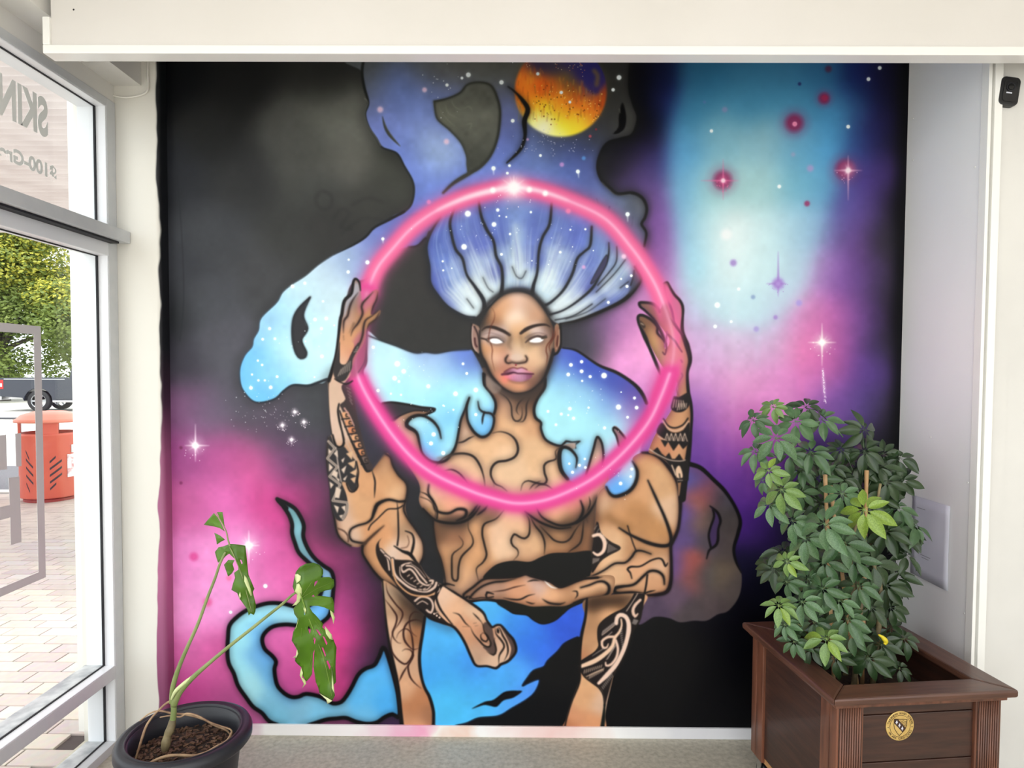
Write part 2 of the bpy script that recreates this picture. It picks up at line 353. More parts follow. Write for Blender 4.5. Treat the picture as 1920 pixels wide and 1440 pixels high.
    # soft vertical drips of the nebula
    for x, y0, y1, c, a in ((1375, 430, 700, (235, 240, 245), .15), (1372, 560, 860, (240, 205, 235), .18), (1330, 480, 700, (210, 230, 238), .25), (1418, 500, 690, (190, 225, 235), .3), (1476, 640, 830, (225, 150, 205), .4),
                            (1345, 760, 900, (205, 130, 205), .3), (1440, 730, 900, (200, 110, 190), .35), (1402, 750, 930, (190, 95, 180), .35), (1318, 790, 900, (130, 80, 170), .3), (1500, 640, 800, (225, 120, 180), .35), (1390, 250, 400, (170, 205, 205), .3), (1430, 220, 380, (150, 190, 198), .25)):
        p.line([(x, y0), (x+2, (y0+y1)/2), (x, y1)], [2, 9, 2], c, blur=4, alpha=a*.6)
    # dark edge of the wall at both sides
    p.line('306,100 306,700 312,1000 316,1380', 16, (10, 8, 14), blur=6, alpha=.8)
    p.line('1700,100 1692,400 1686,760 1676,1380', 26, (4, 4, 7), blur=9, alpha=.9)
    p.line('333,330 342,450 345,560 338,640', 1.6, (28, 30, 34), blur=.8, alpha=.6)
    # old lettering ghost under the black
    for t in ('600,360 592,375 603,392 620,388 622,368 606,358', '625,410 640,392 655,400 640,425 660,430', '660,385 690,372 720,380', '640,440 680,410 720,415'):
        p.line(t, 5, (36, 37, 36), blur=2.5, alpha=.45)
    # ------------------------------------------------ top cloud of hair
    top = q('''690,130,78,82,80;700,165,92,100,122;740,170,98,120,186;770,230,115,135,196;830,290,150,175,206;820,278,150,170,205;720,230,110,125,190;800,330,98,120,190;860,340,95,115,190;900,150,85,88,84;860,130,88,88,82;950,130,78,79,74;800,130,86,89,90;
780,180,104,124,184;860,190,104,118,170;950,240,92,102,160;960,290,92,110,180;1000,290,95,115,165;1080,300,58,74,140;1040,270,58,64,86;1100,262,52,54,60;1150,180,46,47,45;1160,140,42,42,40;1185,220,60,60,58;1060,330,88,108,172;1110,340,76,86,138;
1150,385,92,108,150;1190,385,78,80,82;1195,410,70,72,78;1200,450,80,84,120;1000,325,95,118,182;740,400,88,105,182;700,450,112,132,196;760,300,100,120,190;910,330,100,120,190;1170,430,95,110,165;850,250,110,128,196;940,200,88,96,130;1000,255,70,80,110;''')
    T1 = '683,108 679,135 683,164 690.6,193 685,214 692,239 706,260 717,277 744,288 758,312 773,339 776,360 771,383 758,397 735,409 760,440 850,420 900,400 1000,400 1100,430 1180,480 1207,462 1211,437 1202,420 1212,391 1204,372 1185,362 1158,364 1144,354 1127,337 1120,314 1125,289 1139,268 1164,260 1185,252 1195,222 1187,197 1179,164 1181,120 1181,104'
    p.line(T1, 22, (30, 31, 30), blur=9, alpha=.45)
    p.fill(T1, [(a[0], a[1], min(255, a[2]*1.12), min(255, a[3]*1.12), min(255, a[4]*1.12)) for a in top], sig=30, noise=.05)  # hair colours lifted against the beam's shade; greys include glare
    p.line('683,108 679,135 683,164 690.6,193 685,214 692,239 706,260 717,277 744,288 758,312 773,339 776,360 771,383 758,397 735,409', [5, 5, 3, 3, 3.5, 4, 4], (30, 32, 30), blur=.8)
    p.line('684,185 690,193 684,214 691,238 705,258 714,274', 1.4, (150, 152, 142), blur=.6, alpha=.7)
    p.line('1181,108 1179,164 1187,197 1195,222 1185,252 1164,260 1139,268 1125,289 1120,314 1127,337 1144,354 1158,364 1185,362 1204,372 1212,391 1208,410 1202,420 1211,437 1207,462', [2, 4, 4, 5, 6, 5, 4], (14, 14, 15), blur=1, glow=8, ga=.4)
    p.line('1128,342 1142,356 1156,366 1182,365', 1.3, (110, 112, 112), blur=.7, alpha=.6)
    # small islands in the hair
    p.fill('814.6,191 839.6,185 862.5,174.6 877,159 900,155 921,162 933,187 937.5,214 933,256 921,289 902,312 879,326 876,310 875,293 864.6,268 844,245 821,224.6 815.6,206', q('830,200,104,106,94;870,190,100,103,94;900,180,92,94,86;900,230,108,110,100;890,280,78,80,72;885,315,58,60,54;920,240,96,98,90'), sig=22, noise=.1)
    p.line('814.6,191 839.6,185 862.5,174.6 877,159 900,155 921,162 933,187 937.5,214 933,256 921,289 902,312 879,326 850,344 831,362', [3, 3, 3, 4, 4, 4, 5, 7, 4], (50, 52, 46), blur=.8, glow=4)
    p.line('879,326 876,310 875,293 864.6,268 844,245 821,224.6 815.6,206 814.6,191', 2.6, (58, 60, 52), blur=.7, glow=4)
    for t in ('823,200 828,212 840,226 856,240', '835,196 840,212 858,222', '868,205 880,200 886,210', '870,236 884,232 880,245', '884,176 892,170', '846,188 852,200 866,208'):
        p.line(t, 1.6, (140, 143, 128), blur=1, alpha=.5, taper='ab')
    p.fill('717,218 725,239 736,256 751,275 738,264 727,252 720,236', (70, 72, 58)); p.line('717,218 720,236 729,254 751,275', 1.4, (40, 42, 36), taper='ab')
    p.fill('1166,193 1172,210 1173,229 1167,245 1150,251 1159,239 1160,218', (4, 4, 5), blur=.6); p.line('1148,251 1158,249 1168,240', 2.5, (4, 4, 5), taper='ab')
    p.line('1161,205 1162,212', 2, (120, 120, 110), blur=.8, alpha=.6)
    # planet
    pl = q('''975,140,234,108,38;985,150,240,140,48;990,165,235,130,40;975,165,235,110,35;1010,165,222,92,28;1040,160,196,104,38;1080,170,140,85,38;1060,148,105,85,58;1040,128,62,55,80;1090,140,42,38,108;1105,165,48,46,118;1120,125,44,40,110;1000,120,58,48,80;1132,150,60,45,90;1130,170,150,58,28;1113,175,175,105,55;
1122,190,190,80,30;1080,190,220,108,38;1050,190,236,140,40;1000,195,246,168,38;985,190,240,130,40;1020,208,250,206,50;1060,210,238,150,38;1100,205,224,118,38;1110,222,222,138,48;1050,232,255,224,60;1080,238,254,214,60;1095,232,248,190,55;1050,218,252,205,55;1085,222,246,190,50;1022,236,255,252,236;1010,230,255,250,200;1004,222,255,238,130;1040,250,255,240,150;975,125,150,80,50;1070,120,50,45,100''')
    pl = [(a[0], a[1], min(255, a[2]*1.1), min(255, a[3]*1.1), a[4]) for a in pl]  # planet brightened in colour to offset shade below the beam
    circ = [(1051+86*math.cos(a), 171+86*math.sin(a)) for a in np.linspace(0, 2*math.pi, 48)[:-1]]
    p.line(circ, 9, (90, 84, 60), blur=5, alpha=.35, closed=True)
    p.fill(circ, pl, blur=1.6, sig=12)
    C = p.full(circ)
    rs = np.random.RandomState(11)
    for i in range(230):
        x = 968+rs.rand()*165; y = 122+rs.rand()*95; L = 4+rs.rand()*14
        if (x > 1020 and y < 145): continue
        c = ((232, 92, 28), (250, 196, 60), (190, 70, 25), (246, 150, 45), (120, 62, 35))[rs.randint(5)]
        p.line([(x, y), (x+rs.randn(), y+L)], [1, 3+rs.rand()*2, 1], c, blur=.9, alpha=.6, clip=C)
    for i in range(120):
        x = 1000+rs.rand()*128; y = 160+rs.rand()*75
        p.dot(x, y, .6+rs.rand()*.8, ((110, 52, 20), (255, 214, 110))[rs.randint(2)], .7)
    p.fill('1100,118 1136,118 1136,148 1128,166 1119,178 1108,174 1098,160 1092,140', q('1110,150,46,44,112;1125,130,42,38,104'), blur=3, alpha=.85, clip=C)
    p.line('1113,133 1120,142 1118,160', 7, (140, 112, 50), blur=2.5, alpha=.7, clip=C)
    for x, y in ((990, 117), (1044, 118), (1070, 124), (1093, 134), (1084, 116)):
        for k in range(6): p.dot(x+rs.randn()*3, y+rs.randn()*7, .8, ((240, 130, 80), (230, 220, 160))[k % 2], .8)
    p.line('952,163 962,170 975,183 987.5,200 989,210 983,228 984,256 975,281 950,306', [2, 4, 8, 9, 9, 6, 6, 5, 2.5], (22, 22, 20), blur=.8, glow=8)
    p.line('968,190 974,200 973,214 971,228', [1, 3, 1.5, 1], (128, 124, 80), blur=.8, alpha=.6); p.line('975,200 978,214 975,232', 1.4, (96, 98, 88), blur=.7, alpha=.6)
    # ------------------------------------------------ left wing and chest clouds
    cl = q('''700,450,125,140,200;720,430,100,115,190;735,440,98,112,188;780,440,92,105,180;650,490,160,185,222;620,520,192,216,236;580,540,196,226,239;560,570,190,230,245;520,590,165,215,245;500,620,150,205,245;540,640,190,235,248;480,670,118,193,245;465,700,108,188,245;500,700,160,215,245;
560,690,190,235,246;600,650,196,238,248;630,560,202,230,241;690,500,140,150,205;490,735,105,190,241;530,715,130,200,241;600,700,190,228,239;470,740,118,193,236;
700,660,186,226,241;720,680,190,235,245;760,690,186,235,245;800,700,186,230,245;840,690,150,195,235;880,680,108,138,210;862,664,92,118,205;820,672,150,180,226;740,660,190,228,242;790,664,140,165,220;760,730,170,230,242;840,740,166,230,242;800,760,166,228,242;880,730,166,228,242;
840,790,118,192,240;830,770,140,208,240;850,820,160,225,242;780,790,172,226,242;800,820,140,205,242;805,845,90,170,236;830,852,170,225,242;900,790,150,215,242;905,810,98,178,236;915,795,108,172,235;890,750,170,228,242;
1060,665,78,98,196;1090,680,58,78,185;1120,700,62,86,184;1150,720,70,80,172;1190,740,82,72,158;1200,760,120,90,166;1060,720,150,205,236;1030,740,166,228,242;1045,700,110,160,220;1100,740,150,205,238;1140,760,130,170,226;1180,780,170,150,206;1050,780,168,230,242;1100,790,168,230,242;
1150,800,166,226,242;1080,820,166,226,241;1100,850,140,200,240;1070,870,150,205,236;1065,890,110,180,240;1140,840,176,220,236;1180,880,182,212,238;1160,915,98,168,240;1148,905,104,174,240;1188,895,170,205,238''')
    WING = '735,409 702,427 686,444 665,458 627,477 598,496 573,517 548,533 530,548 519,567 490,596 485,619 476,635 473,650 459,667 450,692 452,722 463,741 477,753 494,754 517,747 532,733 550,722 577,723 594,718 613,711 640,640 655,540 690,520 730,475 765,463 782,460 798,446 806,428 830,400 780,400'
    p.line(WING[:WING.find('640,640')].strip(), 20, (38, 39, 40), blur=8, alpha=.4)
    p.fill(WING, cl, sig=26, noise=.03)
    p.line('758,397 732,411 702,427 686,444 665,458 627,477', [4, 5, 4, 4, 3, 1.5], (16, 16, 18)); p.line('627,477 598,496 573,517 548,533 530,548 519,567 490,596 485,619 476,635 473,650 459,667 450,692 452,722 463,741 477,753 494,754 517,747 532,733 550,722 577,723 594,718 613,711', [1.2, 1.2, 1.5, 1.5, 1.2, 2, 3, 4, 5], (30, 34, 40), blur=.6)
    p.fill('582,557 574,572 569,590 572,604 577,616 572,626 566,636 570,650 575,660 573,669 564,672 556,664 550,645 548,620 551,595 562,576', (50, 50, 54)); p.line('582,557 562,576 551,595 548,620 550,645 556,664 564,672 573,669 575,660 570,650 566,636 577,616 569,590 582,557', 2.4, (26, 26, 30), glow=3)
    p.line('765,463 782,461 798,447 804,452', [1.5, 2, 5], (20, 20, 22), glow=4)
    # ------------------------------------------------ tail curling through the lower left
    tail = q('''540,960,150,215,226;555,1000,155,220,236;560,1030,150,210,226;590,1060,150,200,236;615,1080,150,200,240;620,1100,150,205,240;610,1140,108,178,246;590,1160,118,193,245;540,1150,160,220,242;480,1160,160,226,242;450,1200,160,228,245;490,1180,108,178,235;450,1250,160,226,241;480,1230,120,185,232;500,1220,92,158,225;
470,1280,166,226,239;510,1260,108,178,230;520,1310,130,196,226;560,1330,130,190,220;540,1295,98,158,215;620,1325,120,186,221;600,1345,125,200,236;680,1300,94,184,241;700,1260,88,183,245;725,1240,85,170,240;720,1320,78,174,241;690,1345,110,190,236;520,1345,120,190,220''')
    TAIL = '522,937 531,948 542,965 548,982 548,999 554,1019 561,1036 578,1053 597,1070 604,1095 599,1118 577,1136 556,1137 531,1131 505,1130 481,1136 462,1144 445,1156 431,1172 428,1195 427,1225 430,1244 439,1262 447,1285 462,1307 475,1324 492,1336 505,1351 527,1360 546,1364 565,1362 587,1356 612,1348 631,1346 649,1345 668,1352 689,1356 707,1353 722,1343 736,1338 749,1341 744,1290 722,1216 711,1231 702,1246 685,1253 672,1264 661,1285 651,1302 640,1315 625,1318 612,1311 597,1304 574,1300 561,1305 548,1306 535,1300 522,1287 517,1272 515,1253 518,1240 511,1229 497,1216 492,1199 497,1186 512,1174 535,1170 559,1172 587,1174 608,1163 620,1147 625,1107 626,1087 621,1070 608,1061 591,1047 578,1029 569,1006 570,986 565,971 554,954 539,944'
    p.fill(TAIL, tail, sig=17, noise=.02)
    p.line(TAIL, 7.5, (8, 7, 10), blur=.7, glow=9, ga=.3, closed=True)
    p.line('520,935 530,944 538,952', 7, (8, 7, 10))
    # ------------------------------------------------ lower middle cloud
    low = q('''820,1200,78,174,240;830,1250,68,163,236;860,1280,75,180,241;850,1330,78,190,246;820,1340,80,188,245;900,1300,75,175,240;880,1262,66,145,232;950,1270,75,165,240;920,1150,80,175,240;960,1170,62,138,230;1000,1190,58,122,225;1050,1160,48,88,210;1070,1140,55,95,215;1020,1230,62,112,230;980,1250,80,160,240;1060,1190,52,88,205;1000,1300,80,145,240;960,1340,85,165,246;900,1335,80,185,245;1000,1215,48,105,220''')
    LOW = '790,1150 881,1128 902,1124 922,1125 937,1129 949,1139 962,1148 977,1150 989,1152 1002,1162 1018,1168 1039,1162 1056,1148 1068,1138 1095,1126 1110,1126 1110,1192 1083,1193 1058,1205 1045,1220 1026,1238 1019,1249 1000,1256 989,1269 979,1285 992,1279 1011,1273 1004,1294 989,1309 959,1327 934,1341 897,1345 869,1356 820,1364 800,1370 780,1250'
    p.fill(LOW, low, sig=24, noise=.03)
    p.line('881,1128 902,1124 922,1125 937,1129 949,1139 962,1148 977,1150 989,1152 1002,1162 1018,1168 1039,1162 1056,1148 1068,1138 1095,1126', 4, (12, 12, 14)); p.line('820,1364 869,1356 897,1345 934,1341 959,1327 989,1309 1004,1294 1011,1273 992,1279 979,1285 989,1269 1000,1256 1019,1249 1026,1238 1045,1220 1058,1205 1083,1193', 2, (10, 16, 28))
    p.fill('884,1328 908,1315 925,1311 944,1297 958,1294 970,1294 979,1295 962,1307 944,1312 931,1324 918,1322 906,1321', (12, 12, 14))
    # ------------------------------------------------ lower right cloud
    rc = q('''1300,900,74,84,165;1290,960,94,74,150;1310,888,105,62,98;1310,920,150,80,90;1308,945,166,100,80;1330,930,118,68,84;1310,975,118,92,82;1350,930,76,72,84;1350,980,68,61,61;1365,1020,78,68,68;1280,1000,94,74,125;1330,1010,82,72,82;1265,1060,104,79,135;1293,1060,160,84,79;1296,1085,138,83,83;
1320,1080,77,75,77;1350,1080,106,91,78;1370,1100,86,76,74;1330,1130,84,72,74;1270,1110,98,78,98;1220,1140,82,67,88;1300,1145,82,72,76;1340,960,70,64,66''')
    RC = '1270,865 1290,869 1313,877 1337,899 1358,920 1377,949 1387,976 1383,999 1375,1028 1379,1052 1389,1073 1389,1100 1382,1123 1364,1145 1345,1151 1324,1163 1300,1163 1274,1166 1253,1158 1226,1156 1195,1168 1200,1100 1240,1000'
    p.fill(RC, rc, sig=17, noise=.05, blur=1)
    p.line('1280,866 1290,869 1313,877 1337,899 1358,920 1377,949 1387,976 1383,999 1375,1028 1379,1052 1389,1073', [9, 8, 7, 7, 6, 6, 7, 6, 5, 2], (7, 6, 10), blur=1)
    p.fill('1332,949 1344,960 1350,976 1346,991 1345,1013 1340,1023 1332,1028 1328,1005 1331,989 1338,968', (66, 48, 88)); p.line('1330,948 1344,960 1350,976 1346,991 1345,1013 1340,1023 1329,1031 1324,1047', [2, 5, 5, 4, 5, 5, 4, 2], (12, 9, 12)); p.line('1336,955 1338,968 1331,989 1328,1005 1332,1026', 4, (12, 9, 12))
    # ------------------------------------------------ skin
    SK = q('''640,740,224,198,178;635,800,226,202,186;650,860,206,166,132;700,900,222,172,128;680,960,224,178,135;740,900,214,168,125;752,920,232,192,152;722,865,200,158,122;720,960,222,170,125;650,990,230,197,172;660,1015,216,192,172;640,970,216,186,166;700,1000,218,164,120;720,1010,226,171,126;745,960,222,178,138;
765,1000,180,150,122;775,1012,238,208,184;785,1040,232,200,170;755,1030,226,190,165;700,1050,216,166,122;740,1030,236,216,200;730,1080,206,160,120;690,1030,205,155,112;
960,800,235,195,155;900,830,238,200,160;870,870,236,198,166;830,920,242,182,162;850,940,243,178,152;960,870,243,211,176;1000,850,236,200,160;1040,880,241,205,170;935,740,148,118,104;950,770,206,166,136;980,750,118,90,74;920,725,166,146,136;1000,740,90,72,62;990,790,226,181,141;
940,790,232,190,150;780,800,226,200,186;760,830,226,172,152;745,792,220,190,165;800,775,215,180,155;800,860,226,190,170;868,800,225,198,178;1115,860,226,198,172;1117,830,170,150,145;1165,815,150,120,130;810,960,205,165,128;800,930,232,190,165;
900,1000,226,176,131;850,1000,162,118,90;830,990,112,85,66;850,985,92,72,60;850,1040,206,160,120;860,1080,226,181,141;890,1040,226,176,131;930,1000,241,206,176;950,1020,246,213,181;960,980,241,200,166;910,960,140,108,86;1000,1010,231,191,151;1040,1010,192,147,108;1060,985,120,92,70;
1090,1010,145,106,78;1100,960,92,70,58;1040,960,242,186,152;1080,940,235,160,140;1010,970,190,130,115;1020,990,120,92,72;985,1020,226,185,148;
1150,960,220,170,125;1200,900,226,176,131;1240,900,229,186,142;1180,975,202,152,104;1140,965,170,125,85;1230,1000,206,156,106;1264,960,243,208,175;1140,1000,233,191,151;1130,950,226,192,162;1130,925,228,185,155;1150,1020,239,201,161;1200,1060,236,186,146;1240,1060,236,196,162;1190,1025,195,150,110;1230,1028,200,155,115;
1150,1090,236,196,156;1100,1100,236,191,151;1040,1110,242,192,152;980,1110,226,171,136;920,1105,186,150,130;1240,1090,226,176,136;1180,1100,226,181,141;1010,1090,225,195,185;1060,1120,200,155,118;890,1110,170,138,118;
1120,1130,120,90,66;1150,1125,130,96,68;1140,1150,236,186,141;1106,1170,190,148,110;1110,1200,206,161,121;1130,1220,239,196,151;1110,1260,236,191,146;1096,1240,195,140,105;1100,1310,236,186,141;1110,1350,233,171,126;1122,1320,238,205,178;1080,1350,226,166,126;1070,1365,190,125,90;
722,1110,190,168,145;735,1130,196,166,136;760,1140,130,100,78;745,1180,226,191,161;785,1150,70,58,48;780,1190,166,118,84;745,1230,233,201,171;775,1240,216,176,146;760,1290,229,182,146;785,1310,200,140,100;770,1330,202,142,102;762,1350,228,170,130;780,1365,235,185,145;803,1340,176,126,95;775,1355,225,165,125;
780,1100,226,206,196;830,1120,239,206,181;850,1140,241,196,161;880,1170,226,171,136;870,1190,216,166,131;900,1220,202,166,142;890,1150,233,201,171;920,1240,226,196,171;945,1200,226,191,166;905,1190,200,150,120;890,1235,205,175,150;
1215,630,206,161,121;1205,615,120,92,70;1235,660,202,172,132;1225,640,226,186,130;1262,640,206,151,121;1285,660,216,166,131;1275,700,216,151,131;1285,730,216,166,131;1270,790,216,166,126;1250,830,216,151,116;1275,850,221,171,131;1210,575,150,130,128;1230,590,140,105,92;
655,600,200,166,150;675,600,186,140,106;690,590,216,160,114;705,595,160,128,92;660,640,224,172,132;650,660,231,176,141;648,680,233,196,171;668,560,150,130,125;655,560,170,160,165;680,575,160,118,92;700,560,190,110,120;665,620,214,162,120;670,670,200,120,105''')
    SK = [(a[0], a[1], a[2]*.925, a[3]*.885, a[4]*.86) for a in SK]
    def skin(t, **k):
        p.fill(t, SK, sig=11, noise=.025, **k)
        if len(t) > 260:
            Mk = p.full(t); p.line(t, 15, (112, 70, 46), blur=5.5, alpha=.42, clip=Mk, closed=True); p.line(t, 5, (80, 50, 36), blur=3, alpha=.35, clip=Mk, closed=True)
    # torso
    TORSO = '905,690 908,721 920,737 928,752 927,769 924,775 926,783 924,800 916,814 903,819 889,810 878,792 875,769 880,745 872,767 864,787 860,808 855,833 843,854 820,867 805,863 792,850 787,833 783,815 777,807 763,798 765,788 777,780 793,779 808,770 800,769 777,770 755,777 733,788 740,830 785,903 786,937 793,953 812,972 813,993 818,1025 827,1050 833,1077 835,1097 867,1118 900,1095 906,1083 922,1064 939,1055 964,1051 993,1053 1014,1044 1035,1037 1068,1036 1107,1036 1112,1004 1116,969 1120,931 1140,900 1131,854 1128,831 1121,819 1117,823 1112,842 1105,867 1099,887 1079,900 1066,900 1053,881 1049,856 1051,837 1039,833 1022,823 1014,804 1014,792 1004,783 1001,767 1007,748 1020,727 1022,700'
    skin(TORSO, blur=.5)
    TOR = p.full(TORSO)
    # cloud over the left chest
    CH = '688,622 711,637 742,648 777,661 798,660 819,662 847,657 880,655 890,665 905,695 908,721 920,737 928,752 927,769 924,775 926,783 924,800 916,814 903,819 889,810 878,792 875,769 880,745 872,767 864,787 860,808 855,833 843,854 820,867 805,863 792,850 787,833 783,815 777,807 763,798 765,788 777,780 793,779 803,775 815,767 788,763 763,758 733,754 717,757 700,740 682,700 689,677'
    p.fill(CH, cl, sig=22, noise=.02)
    p.line('690,629 711,637 742,648 777,661 798,660 819,662 847,657 880,655', 2, (30, 32, 38), glow=3)
    p.fill('714,757 733,754 763,758 788,763 815,767 802,771 777,770 755,777 733,790', (44, 43, 48)); p.line('717,757 733,754 763,758 788,763 815,767 803,775 793,779', [3, 4, 4, 4, 5, 4], K)
    p.line('802,771 777,770 755,777 733,788', 2, K)
    B = dict(glow=7, ga=.3)
    p.line('827,822 822,803 810,788 793,779 777,780 765,788 763,798 777,807 783,815 787,833 792,850 805,863 820,867 835,863 847,850 855,833 860,808 864,787 872,767 880,745', [2, 4, 5, 5, 6, 7, 7, 5, 4, 4, 5, 5, 5, 5, 4, 4, 4, 4, 3, 2], K, **B)
    p.line('880,745 875,760 875,775 878,792 889,810 903,819 916,814 924,800 926,783 920,775 908,773 899,767 896,752', [2, 4, 4, 4, 5, 5, 5, 4, 4, 4, 4, 3, 1.5], K, **B); p.line('908,773 905,782 904,796', 3.5, K, 'b'); p.line('926,776 929,765 928,752 920,737 908,721 906,700', 4.5, K, **B)
    # right cloud
    CR = '1055,652 1080,657 1110,677 1127,687 1157,700 1187,719 1203,737 1214,758 1216,800 1190,850 1160,833 1155,817 1149,802 1140,812 1131,854 1128,831 1121,819 1117,823 1112,842 1105,867 1099,887 1085,905 1070,902 1053,881 1049,856 1051,842 1078,831 1053,835 1039,833 1022,823 1014,804 1014,792 1004,783 1001,767 1007,748 1020,727 1025,700 1035,670'
    p.fill(CR, cl, sig=22, noise=.02)
    p.fill('1131,800 1190,800 1195,860 1131,880', cl, sig=22, blur=2)
    skin('1099,890 1105,867 1112,842 1117,823 1121,819 1128,831 1131,854 1131,880'); skin('1149,801 1155,799 1164,808 1174,822 1165,840 1159,833 1155,817')
    p.line('1055,652 1080,657 1110,677 1127,687 1157,699 1187,719 1203,737 1212,756', [3, 4, 4, 5, 6, 6, 7, 6], K)
    p.line('1022,710 1020,727 1007,748 1001,767 1004,783 1014,792 1014,804 1022,823 1039,833 1053,835 1061,827 1072,829 1087,827 1078,833 1079,840', [5, 6, 5, 5, 5, 5, 4, 4, 4, 4, 4, 3, 2, 2], K, **B)
    p.fill('1056,834 1072,830 1079,832 1076,842 1060,838', (170, 150, 140))
    p.line('1079,877 1081,858 1070,843 1058,838 1051,842 1048,858 1052,881 1064,898', [1.5, 4, 5, 6, 8, 8, 7, 6], K, **B)
    p.line('1099,889 1105,867 1112,842 1117,823 1121,819 1128,831 1131,854 1129,872', 4, K, **B); p.line('1172,822 1160,807 1151,801 1149,806 1155,817 1160,836', 3.6, K)
    # chest drawing
    for t, w in (('855,830 868,828 880,821 890,817', 3), ('813,878 830,860 848,852 870,850 888,856 900,873 907,895 909,912', 4), ('832,883 846,880 862,888 880,910', 3), ('922,812 938,809 955,814 967,826 971,843 965,856 950,863 932,866 922,876 920,890 925,902 930,908 940,912 951,921', 4.2), ('925,903 926,912', 3),
                 ('1050,838 1041,846 1042,860 1028,865 1020,872 1021,888 1025,899 1020,907 1005,905 990,901 980,906 976,920', 3.6), ('1002,916 1012,908 1024,909 1036,917', 2.4), ('992,918 1000,908 1014,901', 2),
                 ('936,736 950,746 958,760 960,780 966,789 975,787 979,776 978,762', 2.4), ('983,745 972,756 968,770 973,778', 2), ('994,744 987,758 986,778 980,790 970,790', 2.4)):
        p.line(t, w, (28, 22, 22), 'ab', glow=9, ga=.3)
    p.fill('818,858 840,852 870,851 880,854 850,856 830,862', (120, 95, 80), blur=2, alpha=.4)
    # breasts and ribs
    p.line('786,921 802,928 817,947 820,962 819,972', 3, K, 'a'); p.line('804,908 803,924 812,940 818,957 840,962 858,954 873,956 872,968 856,976', [2, 3, 4, 4, 4, 4, 5, 5, 2], K, glow=4); p.line('788,931 805,938 816,952 816,970', 1.8, (70, 52, 44)); p.line('803,953 806,958', 2, (190, 140, 80))
    p.line('793,953 812,972 832,979 857,980 876,974 890,962 900,948', [3, 4, 5, 5, 5, 5, 2], K, glow=9, ga=.45); p.line('876,970 886,960 896,945', 4, K, 'ab', glow=4); p.line('893,966 908,955 915,945', 3.5, K, 'ab', glow=5)
    p.line('1005,950 1015,968 1035,980 1055,985 1080,979 1100,965 1112,948 1120,932', [2, 3, 3.5, 4, 5, 5, 4, 2], K, glow=6); p.line('984,958 1002,972 1020,982 1046,990 1070,988', [3, 4, 4, 3, 2], K, glow=9, ga=.5); p.line('1088,938 1093,955 1088,970 1080,979', [2, 4, 5, 3], K, glow=4); p.line('1104,930 1106,944 1100,960', 2.4, K, 'ab')
    for t, w in (('878,975 878,990 886,1008 885,1022 866,1042 860,1060 858,1085 853,1088 848,1083 847,1062 848,1040 856,1032 866,1024 868,1015 860,1004', 3.4), ('945,955 930,972 908,982 904,1000 908,1020 912,1040 905,1054 893,1066 897,1088', 3.4), ('985,962 992,975 992,1000 983,1009 972,1005 964,1001 958,1012 961,1022 970,1030 971,1040 962,1050', 3.4),
                 ('994,968 1003,985 1015,1000 1021,1018 1020,1040', 3.2), ('1012,985 1028,1002 1040,1013 1056,1016 1068,1010 1078,994 1088,980', 3), ('1094,975 1090,1010 1083,1022 1070,1031 1062,1038', 3), ('1098,968 1102,980', 2)):
        p.line(t, w, (26, 20, 18), 'ab', glow=9, ga=.32, clip=None)
    p.line('812,972 813,993 818,1025 827,1050 833,1077 835,1097', 3, (26, 22, 22), blur=1.2, glow=6)
    p.line('1116,932 1116,969 1112,1004 1109,1036', 10, (50, 40, 36), blur=4, alpha=.7)
    # black sash at the waist
    p.fill('906,1083 922,1064 939,1055 964,1051 993,1053 1014,1044 1035,1037 1068,1036 1112,1035 1110,1082 1097,1086 1079,1090 1060,1098 1047,1100 1031,1090 1014,1085 993,1079 985,1076 968,1081 939,1083', (21, 21, 21))
    # ------------------------------------------------ right side arms
    RA = '1120,931 1136,912 1143,925 1155,930 1178,921 1191,904 1194,883 1185,860 1203,848 1223,850 1240,860 1253,875 1265,893 1272,912 1275,947 1271,989 1259,1018 1257,1026 1258,1057 1257,1089 1250,1108 1232,1114 1218,1118 1202,1112 1172,1111 1152,1110 1141,1113 1120,1119 1106,1100 1106,1080 1112,1060 1109,1036 1114,1000'
    skin(RA, blur=.5)
    p.fill('1180,858 1194,883 1191,904 1178,921 1155,930 1143,925 1134,908 1160,885', cl, sig=14)
    p.line('1185,864 1194,883 1191,904 1178,921 1155,930 1143,925 1136,912', [2, 5, 6, 6, 6, 5, 3], K, glow=4)
    p.fill('1135,962 1160,975 1182,985 1180,1000 1160,990 1140,972', (120, 84, 50), blur=5, alpha=.55)
    p.line('1203,848 1223,850 1240,860 1253,875 1265,893 1272,912 1275,947 1271,989 1259,1018 1257,1026 1258,1057 1257,1089 1250,1108 1232,1114 1205,1116', [3, 6, 7, 7, 7, 7, 5, 5, 6, 5, 5, 6, 7, 6, 3], (22, 14, 18), glow=4)
    p.line('1214,900 1231,937 1247,973 1257,1004 1256,1019 1241,1023 1214,1017 1181,1002 1160,989', [2, 4, 4, 5, 6, 6, 6, 4, 2], K, glow=3)
    p.line('1176,985 1181,1002 1187,1020 1192,1032', 2.2, K)
    p.line('1220,1038 1202,1032 1191,1033 1185,1042 1172,1054 1152,1056 1131,1069 1106,1082', [2, 3, 4, 3.4, 3.4, 3, 3, 4], K, glow=5); p.line('1251,1055 1247,1061 1242,1050 1235,1046 1220,1050 1200,1061 1182,1062 1176,1067 1181,1073 1184,1084', [2, 4, 3, 3, 3, 3, 3, 4, 3, 2], K)
    p.line('1245,1095 1243,1080 1233,1071 1218,1070 1205,1080 1188,1095 1165,1099 1153,1102 1152,1109 1160,1112 1185,1110 1205,1113', [2, 4, 4, 4, 4, 4, 4, 6, 6, 5, 4, 4], K, glow=4); p.line('1213,1077 1211,1095 1207,1116 1203,1140', 3.4, K); p.line('1205,1113 1215,1109 1229,1106', 3, K, 'b')
